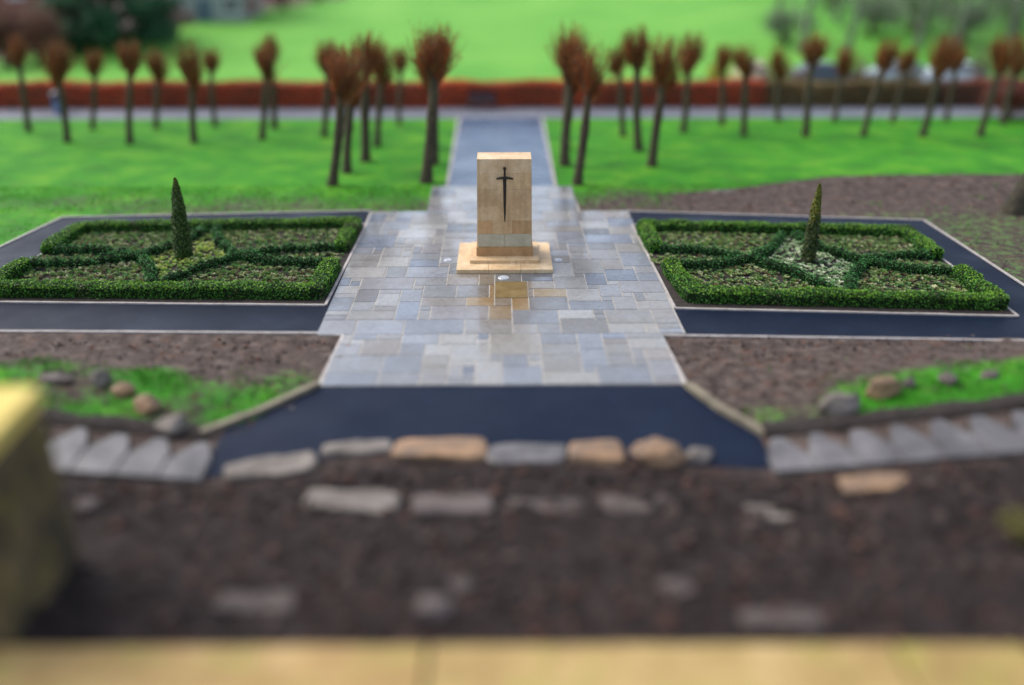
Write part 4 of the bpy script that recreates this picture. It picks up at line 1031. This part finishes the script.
rock('bank_stone', 72, 98, 494, 514, M['rock_brown'], 'small brown stone at the foot of the left stairs', .16, gC, False, 40)
rock('bank_stone', 212, 292, 588, 614, M['rock_dark'], 'low tan brown stone near the wall at lower left', .10, gC, True, 43)
rock('bank_stone', 412, 456, 592, 626, M['rock_brown'], 'lumpy grey stone in the dark soil near the wall', .22, gC, False, 46)
rock('bank_stone', 446, 478, 574, 594, M['rock_dark'], 'small reddish stone above the lumpy grey stone', .12, gC, False, 47)
rock('bank_stone', 660, 700, 572, 596, M['rock_dark'], 'small brown stone in the middle of the dark bank', .10, gC, False, 48)
rock('bank_stone', 745, 830, 606, 632, M['rock_dark'], 'tan brown stone near the wall at lower right', .1, gC, True, 50)
gD = 'boulders on the verges'
rock('boulder', 820, 868, 385, 418, M['rock_grey'], 'pale grey boulder on the right verge', .42, gD, False, 53)
rock('boulder', 866, 906, 375, 400, M['rock_tan'], 'orange boulder behind the pale grey one on right verge', .36, gD, False, 56)
rock('boulder', 904, 918, 374, 390, M['rock_brown'], 'small dark boulder beside the orange boulder', .24, gD, False, 58)
rock('boulder', 942, 962, 368, 386, M['rock_brown'], 'small brown boulder in the soil right of the orange boulder', .2, gD, False, 60)
rock('boulder', 984, 1004, 366, 380, M['rock_brown'], 'rightmost small brown boulder on the right verge', .18, gD, False, 61)
rock('boulder', 30, 72, 368, 384, M['rock_brown'], 'dark flat boulder on left verge near the pier', .16, gD, False, 63)
rock('boulder', 88, 108, 366, 388, M['rock_grey'], 'small upright grey boulder on left verge', .34, gD, False, 66)
rock('boulder', 110, 134, 378, 398, M['rock_tan'], 'orange brown boulder in the middle of the left verge', .26, gD, False, 69)
rock('boulder', 128, 156, 390, 414, M['rock_tan'], 'second orange brown boulder, nearer the left stairs', .28, gD, False, 71)
rock('boulder', 150, 186, 408, 438, M['rock_grey'], 'grey pink boulder beside the left stairs', .3, gD, False, 74)
rock('boulder', 712, 742, 188, 193, M['rock_grey'], 'pale flat stone lying at the edge of the bare soil heap', .12, gD, False, 77)

def staircase(side, n, label, pk0):
    root = thing('staircase', label, 'stairs', (side * 5.0, 14.9, 0)); tread = .78
    random.seed(5 + side)
    for k in range(n):
        x0 = side * (5.15 + k * tread); zt_ = .126 * (.39 + k * tread) + .05
        ya, yb = 14.33 - k * .04 - (.15 if side < 0 else 0), 15.52 - k * .01 + random.uniform(-.06, .05)
        # slab with a narrowing far end
        b = bmesh.new(); o = side
        def P(u, y, z): return b.verts.new((side * ((.15 if side > 0 else .62) + (k + u) * tread), y - 14.9, z))
        j = lambda: random.uniform(-.03, .03)
        top = [P(0, ya, zt_), P(1.03, ya, zt_ + .07), P(1.02, 14.85, zt_ + .07), P(.56 + j(), yb + j(), zt_ + .05), P(.30 + j(), yb + j(), zt_ + .03), P(0, 14.9, zt_)]
        bot = [b.verts.new((v.co.x, v.co.y, v.co.z - .34)) for v in top]
        b.faces.new(top); b.faces.new(bot[::-1])
        for i in range(6): b.faces.new([top[i], bot[i], bot[(i + 1) % 6], top[(i + 1) % 6]])
        bmesh.ops.recalc_face_normals(b, faces=list(b.faces)); bmesh.ops.bevel(b, geom=[e for e in b.edges if abs(e.verts[0].co.z - e.verts[1].co.z) < .02 and e.verts[0].co.z > zt_ - .1], offset=.03, segments=2, affect='EDGES')
        g = G(); g.bm(b); g.build('step', M['step'], root)
staircase(1, 9, 'pale stone stairs climbing away from the road at right', 0)
staircase(-1, 9, 'pale stone stairs climbing away from the road at left, beyond the pier', 0)
# dark earth face between stairs and verge
for sd in (-1, 1):
    g = G(); off_ = .5 if sd < 0 else 0; xs_ = np.arange(5.3 + off_, 14, .3); v = []
    for x in xs_:
        zz = .126 * (x - 5.1 - off_); nz = .04 * math.sin(x * 5) ; v += [(sd * x, 15.56 + .03 * math.sin(x * 7), zz - .3), (sd * x, 15.68 + .05 * math.sin(x * 9) + .04 * math.sin(x * 23), zz + .07 + nz + .03 * math.sin(x * 17)), (sd * x, 16.1, zz + .07 + nz), (sd * x, 16.4, zz * .98 - .06)]
    n = len(xs_); f = [[4 * i + k, 4 * i + k + 1, 4 * i + 5 + k, 4 * i + 4 + k] for i in range(n - 1) for k in range(3)]
    g.add(v, f); tag(g.build('stair_bank', M['soil_bed'], smooth=True), kind='structure')

# foreground parapet wall with coping
zc = .6
p0 = at(0, 628, zc); p1 = at(250, 635, zc); p2 = at(512, 644.5, zc); yw = p2.y
root = thing('parapet_wall', 'tan stone parapet wall with broad coping across the foreground', 'wall', (0, yw, 0))
jx = [at(px, 660, zc).x for px in (-520, -60, 427, 902, 1400)]
b = bmesh.new()
g = G(); g.bm(bx(jx[0], jx[-1], -1.75, -.12, -.3, zc - .22)); g.build('wall', M['coping'], root)
for k, (a, c) in enumerate(zip(jx[:-1], jx[1:])):
    g = G(); bb = bx(a + .035, c - .035, -2.0, 0 + random.uniform(-.01, .01), zc - .218, zc, .02); bmesh.ops.subdivide_edges(bb, edges=[e for e in bb.edges if e.calc_length() > 1], cuts=20, use_grid_fill=True)
    rough_bm(bb, .018, 1.1, k); g.bm(bb, [(.9, .88, .85), (.98, .92, .9), (1, 1, 1), (.92, .96, .85)][k]); g.build('coping', M['coping'], root, smooth=False)
root.rotation_euler = (0, 0, R(-.35))
# left pier: right hand end of a raised flank wall
zt_p = 3.4
q = at(37, 387, zt_p); base = tz(q.x, q.y)
root = thing('stone_pier', 'tall lichen stained stone pier with yellow top beside left stairs', 'pier', (q.x, q.y, 0))
g = G(); dp = q.y - yw - .06; bb = bx(-3.2, 0, -dp + .03, 0, -.2, zt_p - .30); bmesh.ops.subdivide_edges(bb, edges=list(bb.edges), cuts=14, use_grid_fill=True); rough_bm(bb, .03, 1.6, 2); g.bm(bb); g.build('shaft', M['pier'], root)
g = G(); bb = bx(-3.3, .03, -dp, .03, zt_p - .298, zt_p, .025); g.bm(bb); g.build('cap', M['pier_top'], root)
# lichen shrub at the right edge of the bank
shrub('mossy_shrub', at(1022, 552, .4), .55, .4, .5, [(.14, .13, .03), (.10, .10, .03), (.18, .15, .04)], 1500, .06, 'small mossy olive shrub at right edge of the dark bank')

# ------------------------------------------------------------------ grass, clods, leaf litter
def scatter_grass(n, region, name, label, hgt=.10, cols=((.06, .34, .016), (.09, .40, .02), (.05, .28, .014), (.18, .38, .03))):
    x = rng.uniform(region[0], region[1], n); y = rng.uniform(region[2], region[3], n); mk_ = masks(x, y)[:, 0]
    nz_ = np.array([noise.noise(Vector((a * .9, b * .9, 3))) for a, b in zip(x, y)])
    keep = rng.random(n) < np.clip((mk_ - .34 + nz_ * .35) * 1.9, 0.0, 1); keep &= ~((np.abs(x) < 6.2) & (y < Y_KERB)  & (y < 19) & (np.abs(x) < 4.6 + (18.2 - y) * .35))
    # keep off paths
    def off(x, y):
        if Y_KERB < y < Y_BACK:
            ol = OL; 
            if x < 0: 
                a, b = ol[0], ol[1]; return x < a.x + (y - a.y) / (b.y - a.y) * (b.x - a.x) - .1
            a, b = OR[1], OR[2]; return x > a.x + (y - a.y) / (b.y - a.y) * (b.x - a.x) + .1
        if y >= Y_BACK: return abs(x) > (2.9 if y < at(512, 187).y else 2.15)
        return abs(x) > 4.1
    keep &= np.array([off(a, b) for a, b in zip(x, y)])
    x, y = x[keep], y[keep]; z = terrain(x, y); m_ = len(x); K = 5
    base = np.repeat(np.stack([x, y, z - .015], 1), K, 0); N = m_ * K
    base[:, :2] += rng.normal(size=(N, 2)) * .03; a = rng.random(N) * 6.283; h_ = hgt * rng.uniform(.4, 1.25, N); w = .009 + .006 * rng.random(N)
    ln_ = rng.uniform(.1, .7, N) * h_; d = np.stack([np.cos(a), np.sin(a), 0 * a], 1); s = np.stack([-np.sin(a), np.cos(a), 0 * a], 1)
    tip = base + d * ln_[:, None]; tip[:, 2] += h_
    v = np.stack([base - s * w[:, None], base + s * w[:, None], tip], 1).reshape(-1, 3); g = G(); g.add(v, np.arange(3 * N).reshape(N, 3), pick(cols, N, .3))
    tag(g.build(name, M['leaf']), label, 'grass', kind='stuff')
scatter_grass(16000, (-24, 26, Y_BACK + .05, Y_BACK + 3.6), 'grass', 'short green grass along the lawn behind the beds', .06)
scatter_grass(9000, (-22, 24, Y_KERB, Y_BACK), 'grass', 'patchy short grass beside the bed paths', .06)
scatter_grass(16000, (-13, 13, 15.75, Y_KERB - .1), 'grass', 'rough grass on the verges above the stairs', .09, ((.035, .22, .012), (.06, .28, .016), (.03, .17, .012), (.13, .24, .03)))
def clods(n, region, name, label, cols, smin, smax, test):
    g = G(); b = bmesh.new(); bmesh.ops.create_icosphere(b, subdivisions=1, radius=1); bv = np.array([v.co[:] for v in b.verts]); bf = np.array([[v.index for v in f.verts] for f in b.faces]); b.free()
    k = 0
    while k < n:
        x, y = random.uniform(region[0], region[1]), random.uniform(region[2], region[3])
        if not test(x, y): k += .05; continue
        s = smin * (smax / smin) ** (random.random() ** 2.2); v = bv * (1 + rng.normal(size=(len(bv), 1)) * .16) * s * np.array((1, random.uniform(.6, 1.1), random.uniform(.45, .8)))
        a = random.random() * 6.28; ca_, sa_ = math.cos(a), math.sin(a); v = np.stack([v[:, 0] * ca_ - v[:, 1] * sa_, v[:, 0] * sa_ + v[:, 1] * ca_, v[:, 2]], 1) + np.array((x, y, tz(x, y) + s * .15))
        g.add(v, bf, np.array(random.choice(cols)) * random.uniform(.7, 1.25)); k += 1
    tag(g.build(name, M['stuff'], smooth=False), label, 'soil', kind='stuff')
SC = [(.045, .032, .03), (.07, .05, .046), (.03, .022, .02), (.10, .075, .068), (.13, .06, .04), (.15, .13, .12)]
SC2 = [(.03, .021, .018), (.05, .036, .031), (.018, .013, .012), (.065, .047, .042), (.075, .037, .028)]
clods(3800, (-9, 9, 9.0, 15), 'soil_clods', 'dark crumbly soil clods covering the bank', SC2, .02, .13, lambda x, y: y < float(np.interp(abs(x), [0, 3.0, 5.0, 6, 20], [14.7, 14.6, 14.1, 14.1, 14.1])))
def vt(x, y): 
    return abs(x) > (3.72 if y > 18 else 3.9 + (18.1 - y) * .62) and random.random() > float(masks(np.array([x]), np.array([y]))[0, 0])
clods(2600, (-12, 12, 16.0, Y_KERB - .1), 'soil_clods', 'brown soil clods on the verges below the bed paths', SC, .012, .06, vt)
def bt(x, y): return abs(x) > 3.2 and random.random() > float(masks(np.array([x]), np.array([y]))[0, 0])
clods(3000, (-16, 26, Y_BACK + .1, 39.5), 'soil_clods', 'soil crumbs and pebbles on the worn ground behind the beds', SC, .012, .06, bt)
def st(x, y):
    a, b_ = OR[1], OR[2]; return x > a.x + (y - a.y) / (b_.y - a.y) * (b_.x - a.x) + .15
clods(1300, (13, 26, Y_KERB + 3, Y_BACK), 'soil_clods', 'soil crumbs on the worn ground right of the right bed', SC, .012, .05, st)

# ------------------------------------------------------------------ light
SUN_EL, SUN_AZ = 48, -62       # azimuth measured clockwise from +Y
w = bpy.data.worlds.new('World'); S.world = w; w.use_nodes = True; nt = w.node_tree
sky = nt.nodes.new('ShaderNodeTexSky'); sky.sky_type = 'NISHITA'; sky.sun_disc = False
sky.sun_elevation = R(SUN_EL); sky.sun_rotation = R(SUN_AZ); sky.air_density = 1.0; sky.dust_density = 1.6; sky.ozone_density = 1.5
hs = nt.nodes.new('ShaderNodeHueSaturation'); hs.inputs['Saturation'].default_value = .62; nt.links.new(sky.outputs[0], hs.inputs['Color'])
bg = nt.nodes['Background']; nt.links.new(hs.outputs[0], bg.inputs[0]); bg.inputs[1].default_value = .15
sd = bpy.data.lights.new('sun', 'SUN'); sd.energy = 1.7; sd.angle = R(50); sd.color = (1, .90, .74)
so = bpy.data.objects.new('sun', sd); COL.objects.link(so)
dirv = Vector((math.sin(R(SUN_AZ)) * math.cos(R(SUN_EL)), math.cos(R(SUN_AZ)) * math.cos(R(SUN_EL)), math.sin(R(SUN_EL))))
so.rotation_euler = dirv.to_track_quat('Z', 'Y').to_euler(); so.location = (0, 0, 40)

S.view_settings.view_transform = 'Standard'; S.view_settings.look = 'None'; S.view_settings.exposure = .95; S.view_settings.gamma = 1
S.view_settings.use_curve_mapping = False
S.render.engine = 'CYCLES'; S.cycles.use_denoising = True
S.cycles.max_bounces = 6; S.cycles.caustics_reflective = False; S.cycles.caustics_refractive = False
